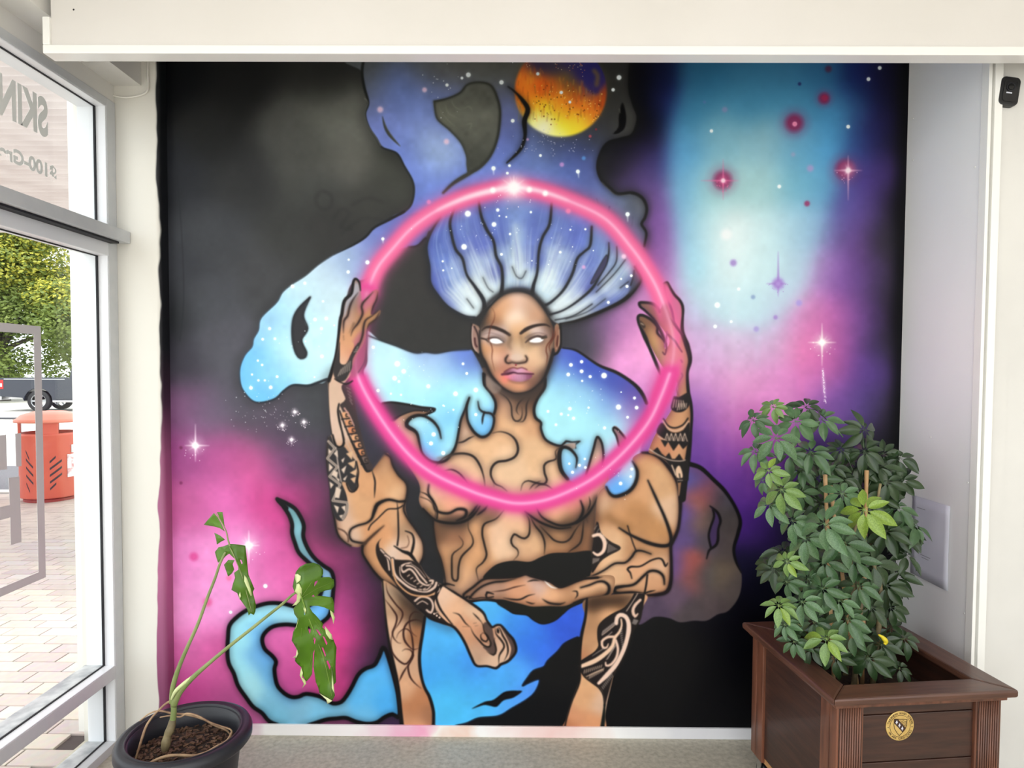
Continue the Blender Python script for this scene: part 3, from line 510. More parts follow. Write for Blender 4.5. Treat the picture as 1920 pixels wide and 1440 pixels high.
    # tattoo wedge on the arm
    p.fill('1118,978 1126,1000 1144,1016 1162,1027 1140,1040 1124,1052 1110,1072 1108,1040', (30, 24, 24)); p.line('1120,980 1126,1000 1144,1016 1162,1027 1140,1040 1124,1052 1110,1072', 2.2, K); p.line('1112,1004 1124,1002 1133,1015 1131,1032 1120,1040 1112,1035', [6, 7, 8, 7, 6, 4], (235, 200, 178)); p.line('1121,1021 1119,1030 1113,1026', 3, (30, 24, 24))
    for k in range(7): p.line([(1141+k*2.6, 1019+k*1.6), (1139+k*3.0, 1036-k*1.2)], .9, (225, 205, 190))
    for k in range(6): p.line([(1112+k*2.2, 1046), (1111+k*2, 1056-k)], .9, (225, 205, 190)); p.line([(1119+k*4, 984+k*6.2), (1114+k*4.6, 992+k*5.6)], .8, (210, 190, 176))
    # right hand pointing left
    HA = '1106,1080 1097,1084 1079,1090 1060,1098 1047,1100 1031,1090 1014,1085 993,1079 985,1076 968,1081 939,1083 908,1085 887,1100 869,1114 870,1122 881,1124 902,1124 922,1123 943,1123 960,1127 977,1131 997,1136 1027,1135 1058,1135 1079,1127 1100,1121 1120,1119 1145,1114 1150,1080'
    p.fill('937,1124 962,1148 989,1152 1002,1162 1018,1168 1039,1162 1056,1148 1070,1137 1095,1126 1090,1118', (22, 23, 20))
    skin(HA, blur=.5)
    p.line('1120,1082 1106,1083 1097,1084 1079,1090 1060,1098 1047,1100 1031,1090 1014,1085 993,1079 985,1076 968,1081 939,1083 908,1085 887,1100 869,1114 871,1121 876,1118', 3.4, K, glow=3); p.line('1130,1081 1115,1083 1097,1084', 3, K, 'a')
    p.line('881,1126 902,1124 922,1123 937,1129', 3, K); p.line('880,1121 889,1110 905,1098 925,1091 945,1089 968,1084', 3, K, 'b', glow=4); p.line('879,1117 886,1122 900,1120 912,1120', 2, K)
    p.line('925,1113 913,1110 912,1120 925,1118', [2, 4, 3, 2], K); p.line('920,1109 945,1106 965,1100 985,1096', 2.4, (60, 36, 30), 'ab'); p.line('943,1120 960,1123 975,1123 990,1116 1003,1113', 3, K, 'ab'); p.line('985,1127 997,1131 1003,1130', 2.4, K, 'ab'); p.line('1016,1122 1030,1130 1050,1132 1060,1128', 3, K, 'ab', glow=4); p.line('988,1090 1000,1087 1012,1088', 2.6, K, 'ab'); p.line('1072,1108 1081,1108 1082,1116 1077,1122', 2.6, K, 'ab'); p.line('1088,1101 1105,1096 1120,1090 1132,1090 1141,1098 1140,1110 1130,1118 1110,1121 1090,1124 1075,1130', [2, 3, 3, 4, 5, 5, 5, 4, 3, 2], K, glow=4)
    p.line('1020,1088 1034,1100 1045,1102', 3, (230, 225, 220), 'ab')
    # raised right forearm
    RF = '1223,655 1197,598 1196,592 1203,590 1225,602 1233,612 1232,622 1243,638 1247,655 1255,640 1246,622 1215,584 1198,570 1203,566 1222,570 1237,580 1242,560 1244,532 1252,530 1262,548 1275,565 1280,580 1278,612 1288,650 1293,675 1288,700 1290,735 1295,770 1294,800 1290,850 1280,900 1272,930 1270,905 1262,880 1245,862 1228,852 1216,848 1218,838 1228,815 1245,790 1262,760 1270,720 1250,700'
    skin(RF, blur=.5)
    p.fill('1247,535 1262,548 1275,565 1278,612 1270,650 1262,640 1262,600 1250,570', (224, 110, 165), alpha=.75, blur=2)
    p.line('1238,702 1225,670 1210,635 1197,605 1196,593 1204,591 1220,599 1232,612 1232,624 1243,637 1249,650 1246,665 1242,660', [4, 6, 6, 6, 8, 6, 5, 5, 6, 5, 4, 3, 2], K)
    p.fill('1199,601 1203,603 1210,612 1205,616 1199,608', (60, 45, 38)); p.line('1201,606 1206,609', 1.6, (190, 170, 150))
    p.line('1248,645 1240,625 1228,602 1210,583 1200,575 1198,568 1206,567 1222,569 1232,576 1236,585', [3, 6, 6, 5, 5, 5, 5, 5, 6, 4], K); p.line('1246,650 1250,625 1249,622', 3, (110, 60, 100))
    p.line('1243,532 1250,529 1256,540 1264,553 1275,565 1280,580 1278,612 1280,628 1288,650 1293,675 1288,700 1290,735 1295,760 1296,790 1290,850 1284,890 1279,935', [3, 5, 5, 4, 7, 10, 8, 5, 6, 6, 5, 5, 8, 10, 12, 12, 12], K)
    p.line('1244,535 1248,555 1258,580 1262,598 1264,605 1279,628', [2, 3, 4, 4, 3, 3], (90, 30, 70)); p.line('1256,596 1266,612 1280,630', 3.5, K, 'a'); p.line('1252,627 1265,640 1270,648 1278,660', [3, 4, 3, 2], K)
    p.line('1276,675 1278,679', 3, (110, 70, 70)); p.line('1277,700 1279,705 1273,715 1268,730 1272,742', 2.6, (120, 80, 80))
    D = (28, 24, 24); Lc = (226, 196, 176)
    p.fill('1272,744 1290,736 1294,752 1288,765 1278,772 1265,772 1257,765 1260,750 1263,742', D)
    for k in range(5): p.line([(1264+k*4, 749+k*.5), (1261+k*5.4, 764-k*.5)], 1.4, Lc)
    for k in range(5): p.line([(1272+k*3.6, 756), (1269+k*4, 769-k)], 1.4, Lc)
    p.line('1243,785 1252,798 1265,802 1280,796 1289,784', 3, D); p.line('1242,788 1252,803 1265,808 1280,802 1290,790', 2.6, (205, 172, 150))
    p.fill('1240,792 1252,806 1265,811 1280,806 1292,792 1290,832 1275,831 1255,828 1238,818 1230,808', D)
    for x in (1250, 1258, 1266, 1275, 1283): p.line([(x-5, 827), (x, 812), (x+5, 828)], 1.5, Lc, smooth=False); p.line([(x-1.5, 827), (x, 820)], 1.2, Lc)
    p.line('1233,817 1250,828 1268,832 1286,830', 1.8, (200, 176, 160))
    p.fill('1238,824 1246,838 1252,828 1262,845 1272,831 1280,842 1290,832 1290,828 1250,826', D, smooth=False)
    p.fill('1222,846 1232,838 1240,850 1247,856 1254,848 1259,860 1265,860 1273,850 1280,862 1290,862 1290,900 1270,905 1262,884 1248,864', D, smooth=False)
    p.line('1217,842 1235,853 1255,862 1275,864 1284,862', 1.8, (215, 190, 172))
    p.fill('1272,872 1277,880 1279,895 1268,895 1266,880', (226, 190, 160)); p.line('1273,888 1275,900', 2, D); p.line('1270,900 1279,900', 1.2, Lc); p.line('1259,872 1263,882 1266,890', 2.6, (215, 185, 160))
    # ------------------------------------------------ left side arms
    LA = '617,711 618,747 620,789 623,814 616,820 613,857 615,882 620,907 622,940 627,970 633,1000 645,1015 658,1023 672,1025 680,1023 680,1037 690,1055 703,1073 717,1087 733,1095 752,1110 768,1127 788,1143 807,1158 830,1167 848,1173 860,1150 850,1110 833,1098 805,1083 787,1057 793,1045 795,1030 792,1013 780,993 767,975 760,955 762,933 764,915 760,903 747,890 737,873 732,857 722,850 697,880 688,858 680,829 665,789 659,747 661,704 640,690'
    p.line(LA, 24, (40, 38, 44), blur=8, alpha=.35, closed=True)
    skin(LA, blur=.5)
    p.line('617,711 618,747 620,789 623,814', 3, K); p.line('616,820 613,857 615,882 620,907 622,940 627,970 633,1000 645,1015 658,1023', [2, 2, 2, 2, 3, 3, 3, 2], K, glow=4)
    p.fill('661,702 680,700 665,740 672,790 688,850 700,878 690,885 684,880 672,852 660,820 650,790 640,765 636,757 642,750 645,744 640,725 648,716', (56, 46, 46))
    skin('640,728 648,748 640,756 634,765 634,780 638,800 643,820 643,832 636,838 629,834 623,812 618,770 617,720 625,700 640,712', blur=.6)
    p.line('636,757 634,770 637,790 643,815 645,830 640,838 630,836 624,815', [3, 4, 4, 3, 4, 5, 5, 3], K)
    # chain of bands down the forearm
    for k in range(7):
        x = 647.5+k*5.9; y = 779+k*14.0; hx, hy = 7.5-.25*k, 5.8
        c = ((214, 158, 118), (206, 144, 104), (208, 132, 92), (214, 158, 118), (210, 150, 110), (208, 136, 92), (112, 92, 84))[k]
        p.fill([(x-hx, y-hy+1), (x+hx-2, y-hy-1), (x+hx, y+hy-2), (x-hx+3, y+hy)], c)
        p.line([(x+hx, y-3), (x+2, y-3.5), (x+1.5, y+1.5), (x+5, y+1.5)], 2.2, D); p.line([(x-hx+1, y+hy+1), (x+hx+1, y+hy-1)], 2.6, D)
    p.line('646,765 656,780 664,798', [3, 2.4, 2], (200, 150, 140)); p.line('648,826 660,848 669,864', 2.4, (190, 160, 140))
    p.line('694,882 690,883 686,880 675,858 660,828 648,800 637,770', [3, 6, 6, 4, 3, 3, 3], D)
    # triangles tattoo
    p.fill('618,815 628,835 636,840 644,836 652,845 662,858 668,865 668,880 671,890 670,910 668,918 660,921 655,915 650,905 641,903 645,912 652,935 653,950 650,965 642,976 632,974 624,960 620,930 616,900 614,860', (44, 42, 44))
    Bg = (214, 192, 174)
    Z = '616,827 628,840 614,859 633,875 618,893 638,908 624,938 652,942 651,957 643,972'
    p.line(Z, 4.2, Bg, smooth=False); p.line(Z, 1.2, (44, 42, 44), smooth=False)
    for t in ('626,850 633,843 634,858', '616,840 622,846 616,852', '626,881 634,885 632,896 622,890', '617,868 625,876 617,884', '628,893 637,898 636,904', '630,912 640,917 636,934 628,932', '618,902 626,908 620,916', '626,946 636,950 633,962', '640,950 648,947 648,960', '636,966 644,964 640,972',
              '649,850 662,845 660,862', '652,868 668,862 664,878', '656,886 670,878 668,892', '640,862 647,857 643,868', '640,880 650,872 645,888', '643,898 652,890 647,901', '657,897 668,893 665,906'):
        p.fill(t, (206, 168, 134) if t[0] == '6' and float(t.split(',')[0]) > 648 else Bg, smooth=False)
    p.line('630,838 634,870 640,903', [1.5, 2.4, 2], (190, 172, 160))
    skin('641,905 650,910 660,925 672,918 672,940 655,945 650,925')
    p.line('668,865 672,885 670,900 671,912 664,921 656,920 650,906', 3, K)
    p.line('697,880 703,900 703,915 702,933', 3, K, 'ab'); p.line('722,850 732,857 737,873 747,890 760,903 764,915 762,933 757,952 760,963 767,975 780,993 792,1013 795,1030 793,1045 787,1058', 3, (26, 22, 24), glow=4)
    p.line('697,878 705,868 722,850', 4, (60, 50, 56), blur=1.5, alpha=.7)
    p.line('759,939 748,940 735,937 724,937 708,945 702,958 697,972 687,980 670,985 658,992 655,1003 660,1013 675,1017 685,1018', [4, 3.4, 4, 5, 7, 6, 4, 3, 3, 3, 3, 3, 3, 3], K, glow=4); p.line('756,947 745,953 728,954 718,962 708,972 695,984 691,993', 2.4, K); p.line('744,938 746,955 747,985 747,1005 745,1022', 3, K, 'a'); p.line('633,990 645,995 653,1005 653,1015', 3, (90, 66, 56)); p.line('680,1023 690,1012 705,998 720,985', [5, 5, 4, 1], (70, 50, 38), blur=1, glow=4)
    p.line('680,1023 680,1037 690,1055 703,1073 717,1087 733,1095 747,1105 752,1110', 4, K, glow=6)
    p.line('760,995 772,1000 776,1012 774,1027 770,1040', [2, 3, 4, 5, 4], K); p.line('764,1004 767,1015 763,1025 752,1027', 2, (120, 90, 74)); p.line('739,1023 755,1033 768,1038 778,1050 784,1057', [2, 4, 7, 6, 3], K)
    # crescent and spiral tattoo on the forearm
    p.fill('718,1006 711,1015 712,1028 722,1040 735,1047 750,1049 770,1050 786,1057 800,1080 806,1087 818,1090 830,1098 850,1110 848,1118 830,1118 818,1122 815,1135 822,1150 840,1168 820,1164 795,1150 770,1130 750,1112 742,1095 730,1080 716,1062 706,1040 706,1020', (34, 27, 26))
    for t, w in (('714,1030 726,1045 730,1068', 4), ('722,1040 733,1050 738,1078', 4.5), ('736,1048 740,1075 756,1092 775,1104 800,1108 815,1100 818,1092', 6), ('770,1055 757,1058 752,1063 756,1072 768,1066 778,1075 786,1088 795,1095 808,1096 812,1088 806,1088', 5), ('762,1060 775,1062 788,1078 800,1092', 4.5), ('750,1062 751,1078 764,1092 780,1100', 2.5), ('808,1097 800,1105 785,1104', 3), ('822,1096 824,1106 812,1114', 2.5), ('830,1100 826,1112', 2), ('778,1126 790,1118 806,1122 812,1135 808,1148 800,1143', 5), ('782,1132 792,1126 802,1132', 2.6), ('770,1056 785,1066 798,1082', 1.5), ('842,1160 828,1146 815,1150', 2)):
        p.line(t, w+1.6, (30, 24, 24)); p.line(t, w*.8, (216, 186, 168))
    for k in range(6): p.line([(760+k*6.5, 1076+k*5), (757+k*7, 1082+k*5)], 1.5, (34, 27, 26)); p.line([(764+k*6, 1080+k*4.8), (768+k*6, 1077+k*5)], 2, (216, 184, 164))
    for k in range(3): p.dot(814+k*5, 1150+k*3.5, 2, (190, 165, 150))
    p.line('735,1048 740,1082 752,1100 772,1114 800,1117 818,1110', 3, (215, 160, 115))
    # hand of the left arm
    HL = '833,1098 855,1112 880,1128 905,1147 913,1163 922,1175 927,1173 938,1171 953,1188 963,1200 967,1220 953,1238 938,1245 930,1252 913,1248 893,1247 883,1230 872,1205 860,1185 848,1173 835,1162 822,1148 815,1130 820,1118'
    skin(HL, blur=.5)
    p.fill('922,1175 915,1165 905,1170 912,1188 920,1200 917,1212 905,1212 925,1227 930,1215 926,1195', (84, 66, 60)); p.fill('938,1173 953,1188 964,1202 966,1220 954,1236 958,1215 950,1195', (80, 62, 58))
    p.line('833,1098 855,1112 880,1128 905,1147 913,1163 922,1175 927,1173 938,1171 953,1188 963,1200 967,1220 953,1238 938,1245 930,1252 913,1248 893,1247 883,1230 872,1205 860,1185 848,1173 830,1167 807,1158 788,1143', [3, 4, 4, 5, 5, 4, 4, 4, 5, 5, 5, 5, 5, 4, 4, 5, 5, 5, 5, 5, 5, 6, 4], K)
    p.line('852,1097 835,1094 820,1103 818,1120 825,1140 838,1158 848,1170', [2, 4, 4, 4, 4, 3, 2], K)
    for t, w in (('849,1148 860,1151 868,1161 873,1168 882,1175', 2.4), ('867,1174 880,1174', 1.6), ('882,1175 888,1188 900,1202 908,1210 917,1212 920,1205 916,1195 908,1183 905,1170 900,1162', 3.4), ('887,1168 893,1167', 3), ('890,1173 896,1172', 2.4), ('905,1186 901,1190 903,1198 911,1202 915,1196 911,1188 904,1185', 3), ('912,1203 917,1206', 2.4), ('928,1176 930,1188 940,1200 945,1212 936,1228 935,1245', 3.4), ('930,1180 936,1176 942,1190 950,1205 952,1222 945,1238', 3.4), ('912,1220 925,1227 930,1218 926,1200 928,1195', 3), ('886,1148 896,1158 902,1165', 2.4)):
        p.line(t, w, (26, 20, 18), 'ab')
    p.fill('932,1178 936,1180 935,1187 931,1184', K)
    # ------------------------------------------------ lower left forearm
    LL = '717,1088 720,1122 723,1155 727,1188 732,1218 738,1248 744,1272 748,1297 751,1327 754,1356 755,1374 812,1374 813,1346 812,1329 805,1305 797,1290 791,1272 787,1247 787,1222 792,1188 797,1155 780,1140 760,1120 740,1100'
    skin(LL, blur=.5)
    LLm = p.full(LL)
    p.fill('735,1096 760,1115 800,1148 797,1175 780,1150 750,1130', (40, 32, 28), blur=7, alpha=.7, clip=LLm)
    p.line('717,1088 720,1122 723,1155 727,1188 732,1218 738,1248 743,1272 747,1297 750,1327 753,1356 754,1374', [3, 3, 3, 4, 5, 7, 8, 8, 8, 8, 8], K); p.line('797,1155 792,1188 787,1222 787,1247 791,1272 797,1290 805,1305 812,1329 813,1346 812,1374', [5, 6, 6, 6, 6, 5, 6, 6, 6, 6], K)
    for t, w in (('721,1122 735,1140 744,1155 742,1170 736,1185 738,1195 746,1204 752,1205', 3), ('724,1092 727,1110 742,1132 755,1148 750,1165 738,1182', 2.6), ('792,1165 780,1161 765,1166 757,1180 758,1198 766,1210 775,1217 786,1214', 3.4), ('743,1196 748,1185 760,1178 770,1185 774,1205 774,1225 766,1240 758,1244 745,1235 735,1220 733,1200 738,1182', 3), ('754,1220 760,1216 770,1218 775,1228 768,1242 765,1250 769,1268 778,1280 790,1290', 3.2), ('765,1246 755,1262 748,1278', 3), ('790,1150 778,1146 769,1155 768,1170 772,1185 782,1193', 2)):
        p.line(t, w, (40, 18, 16), 'ab')
    # ------------------------------------------------ lower right forearm
    RL = '1100,1122 1097,1157 1090,1190 1087,1223 1087,1257 1085,1280 1071,1316 1062,1346 1056,1374 1130,1374 1134,1340 1138,1315 1145,1285 1150,1265 1160,1248 1175,1217 1185,1185 1198,1163 1203,1140 1207,1113'
    skin(RL, blur=.5)
    RLm = p.full(RL)
    p.fill('1100,1118 1150,1118 1190,1112 1180,1128 1130,1138 1102,1140', (50, 36, 28), blur=6, alpha=.75, clip=RLm)
    p.fill('1192,1110 1183,1125 1170,1140 1150,1150 1132,1162 1122,1175 1121,1195 1123,1210 1115,1222 1100,1232 1088,1240 1088,1256 1095,1266 1105,1275 1118,1285 1127,1292 1132,1310 1133,1325 1140,1300 1150,1265 1160,1248 1175,1217 1185,1185 1198,1163 1203,1140 1207,1112', (32, 26, 26), clip=RLm)
    p.line('1155,1168 1156,1158 1162,1152 1172,1155 1178,1168 1177,1190 1170,1215 1158,1240 1140,1262 1122,1280', [7, 8, 8, 9, 9, 9, 9, 9, 9, 6], (238, 205, 185)); p.line('1164,1160 1165,1172 1160,1185 1152,1195 1148,1210 1135,1224 1115,1238 1090,1248', [3, 4, 6, 7, 8, 9, 9, 7], (236, 198, 168)); p.line('1150,1193 1138,1194 1128,1202 1130,1213 1137,1213 1140,1206', [5, 5, 5, 5, 4, 2], (232, 195, 170)); p.line('1154,1200 1158,1215 1155,1232 1145,1245 1136,1247 1135,1241', [5, 5, 5, 5, 5, 3], (234, 198, 176))
    p.line('1200,1124 1190,1134 1186,1145 1190,1155 1195,1150', [5, 6, 6, 6, 3], (226, 190, 168)); p.line('1195,1112 1185,1128 1174,1145', 1.6, (215, 188, 170)); p.line('1196,1137 1192,1142', 2.6, (32, 26, 26))
    for k in range(9):
        p.line([(1128+k*3.1, 1188-k*2.4), (1131+k*3.1, 1181-k*2.4)], 1.2, (220, 200, 188)); p.line([(1094+k*4, 1262-k*1.4), (1096+k*4, 1255-k*1.2)], 1.3, (220, 190, 165))
        p.line([(1104+k*3.2, 1272-k*1.8), (1106+k*3.2, 1264-k*1.6)], 1.3, (220, 190, 165)); p.line([(1136+k*1.8, 1236-k*3), (1140+k*1.8, 1233-k*3)], 1.2, (215, 192, 178)); p.line([(1161+k*.6, 1180+k*4), (1166+k*.2, 1178+k*4)], 1.1, (215, 200, 190))
        p.line([(1128+k*2.2, 1286-k*3), (1131+k*2.2, 1291-k*3)], 1.1, (200, 185, 172), clip=RLm); p.line([(1110+k*2.6, 1229-k*1.6), (1112+k*2.6, 1226-k*1.6)], 1, (190, 175, 165)); p.line([(1188+k*1.2, 1160+k*.4), (1185+k*1.4, 1168+k*.5)], .9, (200, 188, 180), clip=RLm)
    p.line('1128,1190 1140,1181 1152,1171', 1.6, (225, 195, 175)); p.line('1136,1194 1147,1184', 1.2, (215, 192, 178)); p.line('1098,1268 1115,1260 1130,1254', 1.6, (225, 190, 160))
    skin('1095,1268 1108,1278 1122,1288 1130,1300 1133,1315 1131,1340 1127,1374 1056,1374 1062,1346 1071,1316 1085,1280', blur=.5)
    p.line('1088,1256 1096,1268 1110,1279 1123,1289 1131,1303 1133,1322', 3, K); p.line('1133,1320 1131,1345 1127,1374', [3, 7, 9], (20, 24, 22))
    p.line('1088,1240 1100,1232 1115,1222 1123,1210 1121,1195 1122,1175 1132,1162 1150,1150 1170,1140 1183,1125 1190,1112', 3, K)
    p.line('1100,1122 1097,1157 1090,1190 1087,1223 1087,1257 1085,1280 1071,1316 1062,1346 1056,1374', [4, 5, 6, 5, 4, 4, 3, 3, 3], K)
    p.line('1207,1113 1203,1140 1198,1163 1185,1185 1175,1217 1160,1248 1150,1265', 3, K)
    # ------------------------------------------------ hair crown
    hair = q('''830,430,88,108,186;820,480,98,122,190;840,520,118,142,200;860,560,190,210,228;880,580,212,230,238;885,550,216,229,235;870,575,205,222,232;850,450,95,115,190;870,430,105,125,196;890,460,93,108,186;885,490,140,160,206;910,530,202,220,230;925,545,206,225,235;905,500,166,186,216;
930,510,84,94,172;900,430,98,115,190;930,410,95,115,190;960,400,115,140,200;965,440,150,175,211;970,480,202,220,228;970,510,216,232,238;950,480,140,165,206;990,470,108,128,196;1000,430,98,118,190;945,440,90,110,186;990,520,190,215,228;955,530,170,200,220;970,540,110,130,185;1000,490,90,108,185;
1060,400,105,125,196;1085,440,93,110,190;1050,450,108,128,196;1045,480,170,190,218;1030,520,206,225,235;1025,550,190,215,230;1060,500,140,160,206;1065,520,100,118,188;1120,450,115,140,196;1100,490,108,128,196;1080,530,160,180,216;1050,570,211,225,232;1075,550,190,206,225;1100,540,84,94,176;1150,440,100,125,190;
1160,490,160,185,216;1175,510,166,190,216;1140,530,190,206,226;1100,570,206,220,232;1070,590,202,220,232;1120,572,108,128,190;1160,540,140,160,202;1183,530,84,92,150;1080,580,216,229,238;1150,568,98,112,180;805,470,80,100,180;815,530,85,100,180;845,570,110,125,190''')
    HC = '825,407 810,432 801,455 800,472 805,500 807,530 820,552 840,575 870,592 890,595 905,582 920,570 935,555 960,546 985,546 1000,555 1020,572 1032,597 1050,607 1085,600 1135,580 1172,560 1197,532 1200,518 1190,500 1195,478 1150,410 1100,380 1040,360 965,352 880,365 840,390'
    p.line(HC, 16, (28, 28, 32), blur=6, alpha=.55, closed=True)
    p.fill(HC, hair, sig=13, noise=.05)
    HM = p.full(HC)
    hl = (214, 230, 238)
    for t, w, a in (('845,480 850,520 868,555 888,578', [2, 8, 12, 6], .45), ('880,450 892,490 910,525 925,548', [2, 8, 12, 5], .5), ('965,420 968,460 970,500 972,520', [4, 12, 14, 10], .5), ('1050,440 1040,480 1028,515 1022,550', [3, 9, 12, 6], .5), ('1105,460 1090,500 1065,540 1045,568', [2, 6, 9, 4], .45), ('1175,500 1140,535 1100,565 1050,592', [5, 9, 9, 4], .5), ('1180,525 1140,555 1090,582 1055,600', [2, 6, 6, 4], .4), ('950,525 970,537 990,525', [3, 5, 3], .5)):
        p.line(t, w, hl, blur=3, alpha=a, clip=HM)
    LB = ['825,407 801,455 805,500 820,552 870,592 893,596', '852,390 846,437 867,485 890,537 908,580', '897,375 912,430 930,480 942,530 939,555', '1034,380 1017,445 1007,510 997,552', '1109,425 1095,472 1072,515 1055,545 1030,570', '1141,455 1127,510 1082,565 1030,592', '1172,487 1150,515 1100,565 1040,600', '1198,515 1172,560 1135,580 1050,607']
    def samp(t, n=12):
        A_ = np.array([[float(v) for v in q_.split(',')] for q_ in t.split()]); L_ = np.concatenate([[0], np.cumsum(np.hypot(*(A_[1:]-A_[:-1]).T))]); u = np.linspace(0, L_[-1], n); return np.stack([np.interp(u, L_, A_[:, 0]), np.interp(u, L_, A_[:, 1])], 1)
    LS = [samp(t) for t in LB]
    for i in range(len(LS)-1):
        nst = 26 if i in (1, 2, 3, 4, 0) else 14
        for k in range(nst):
            f = .08+.84*p.rs.rand(); C_ = LS[i]*(1-f)+LS[i+1]*f; mid = 1-abs(f-.5)*1.5
            j = int(3+5*p.rs.rand()); p.line([tuple(v) for v in C_[j:11]], [.6, 2.6, 1.6], (222, 236, 242), blur=.8, alpha=.10+.38*mid*p.rs.rand(), clip=HM)
            j = int(6*p.rs.rand()); p.line([tuple(v) for v in C_[j:j+5]], [.6, 2.4, .6], ((84, 98, 180), (140, 165, 214))[k % 2], blur=.9, alpha=.28, clip=HM)
    for t in ('840,400 855,440 870,480 880,520', '880,380 890,430 905,470 935,500', '945,400 940,440 950,480', '1000,400 1005,440 1000,480', '1060,400 1075,450 1065,490', '1120,430 1115,470 1095,510 1070,545', '1150,460 1150,490 1125,530', '810,450 812,500 830,545'):
        p.line(t, [3, 10, 3], (84, 96, 176), blur=4, alpha=.35, clip=HM)
    LN = (32, 34, 40)
    for t, w in (('852,390 844,415 846,437 854,467 867,485 875,515 890,537 906,562 908,580', [4, 5, 5, 5, 5, 4, 5, 7, 8]), ('897,375 902,405 912,430 925,452 930,480 940,502 942,530 939,555', [4, 5, 6, 5, 5, 5, 6, 8]), ('1034,380 1030,420 1017,445 1010,472 1007,510 1000,535 997,552', [4, 5, 5, 5, 4, 5, 8]), ('1109,425 1106,460 1095,472 1082,485 1072,515 1055,545 1032,567 1022,572', [4, 5, 4, 5, 5, 5, 4, 5]),
                 ('1141,455 1140,480 1127,510 1110,540 1082,565 1055,582 1030,590', [2, 4, 4, 5, 4, 3, 4]), ('1156,462 1155,490 1142,510 1120,535', 2), ('1172,487 1150,515 1117,548', 1.6), ('1189,507 1187,520 1182,535', 3), ('1162,540 1178,528', 1.6), ('1040,600 1075,592 1110,570', 2), ('1135,560 1100,585 1060,598', 1.2), ('960,500 968,518 978,522 986,508', 1.2), ('875,560 888,578', 1.2), ('905,520 915,540 925,548', 1)):
        p.line(t, w, LN, blur=.7, glow=6, ga=.3, clip=HM)
    p.fill('1137,478 1120,505 1107,532 1122,520 1137,495', (60, 58, 88)); p.line('1137,478 1120,505 1107,532 1122,520 1137,495', 1.6, LN, closed=True)
    p.line('825,407 810,432 801,455 800,472 805,500 807,530 820,552 840,575 870,592 890,595', 4, LN, glow=5); p.line('1050,607 1085,600 1135,580 1172,560 1197,532 1200,520 1190,500', [3, 5, 6, 6, 7, 6, 4], K, glow=5)
    p.fill('1187,508 1192,510 1200,520 1196,533 1178,553 1184,535', (60, 64, 76), blur=2, alpha=.8)
    p.line('1118,372 1121,382', 2.5, LN, 'ab'); p.line('1142,388 1140,398', 3, (60, 66, 110)); p.line('1186,405 1184,425', 2.4, (50, 52, 70), 'ab')
    # ------------------------------------------------ head
    FACE = '970,547 952,550 937,559 922,574 910,590 901,608 899,627 899,646 902,665 910,681 919,701 930,715 942,727 956,735 970,738 991,734 1007,723 1020,706 1031,677 1036,659 1038,640 1036,615 1027,594 1014,574 999,557 985,550'
    fc = q('''970,570,226,188,168;965,592,240,216,196;930,585,206,152,112;1010,590,196,150,120;950,575,215,165,130;990,575,200,160,135;920,600,140,98,70;1028,610,100,74,54;903,612,60,50,42;1033,625,110,84,62;970,615,222,176,136;968,634,186,140,100;920,628,206,182,178;940,633,180,160,158;1010,622,216,192,184;
1028,625,150,120,125;905,650,206,146,100;940,650,200,144,108;925,672,226,182,156;970,652,224,192,162;965,665,212,182,162;1000,660,226,186,150;1010,680,221,181,146;1026,660,156,126,108;1028,640,160,120,92;950,670,202,148,128;945,692,176,118,98;1000,692,206,160,130;918,690,160,118,90;938,712,216,142,112;
970,724,212,150,115;1000,712,120,84,70;1017,700,80,62,54;955,731,180,128,100;951,642,118,96,82;988,640,140,112,84;960,640,205,170,135;976,640,205,170,135;905,670,170,125,92;908,632,205,175,165''')
    p.line(FACE, 18, (34, 31, 32), blur=6, alpha=.8, closed=True)
    skin('884,610 890,608 900,618 900,660 893,660 886,652 883,635'); skin('1040,610 1048,610 1050,625 1050,645 1046,658 1040,660')
    p.fill('885,612 891,612 899,624 899,655 892,655 886,648', (150, 118, 108)); p.fill('1041,613 1048,616 1049,640 1045,655 1039,657', (140, 98, 78))
    p.line('884,608 883,630 885,650 893,662 898,668', 2.6, K); p.line('886,612 885,632 888,650 893,658', 1.6, (196, 170, 160)); p.line('889,612 895,625 899,640', 3, (50, 36, 34)); p.line('890,634 891,645 894,650', 3, (60, 28, 30)); p.line('1050,608 1051,630 1050,650 1044,662 1036,665', 4, K); p.line('1046,630 1044,645 1046,652', 3, (70, 32, 26)); p.line('1048,618 1048,645 1042,654', 1.4, (185, 150, 128))
    p.fill(FACE, fc, sig=9, blur=1)
    FM = p.full(FACE)
    p.line(FACE, 9, (60, 48, 42), blur=4, alpha=.6, closed=True, clip=FM)
    p.line('899,620 899,646 902,665 910,681 919,701 930,715 942,727 956,735 970,738 991,734 1007,723 1020,708 1031,680 1037,655', [2, 3, 4, 5, 5, 4, 4, 3, 3, 3, 4, 5, 6, 4], (34, 28, 28), blur=.8, glow=3)
    p.line('905,586 915,570 930,557 950,547 970,544 990,546 1004,556 1018,572 1030,590', 8, (36, 34, 36), blur=2.5, alpha=.9); p.line('898,605 902,598 910,586', 12, (40, 38, 38), blur=4, alpha=.8)
    p.line('903,620 910,614 922,613 935,617 946,622 955,628', [1.5, 4, 6, 6, 6, 5], (44, 32, 28), blur=1.2); p.line('976,625 985,618 998,612 1012,609 1024,609 1031,613', [5, 7, 6, 5, 4, 1.5], (44, 32, 28), blur=1.2)
    p.line('955,626 957,636 953,645 958,655', [6, 6, 4, 2], (96, 72, 56), blur=2.5, alpha=.6); p.line('975,628 978,640 979,652', [5, 4, 2], (120, 90, 66), blur=2.5, alpha=.5)
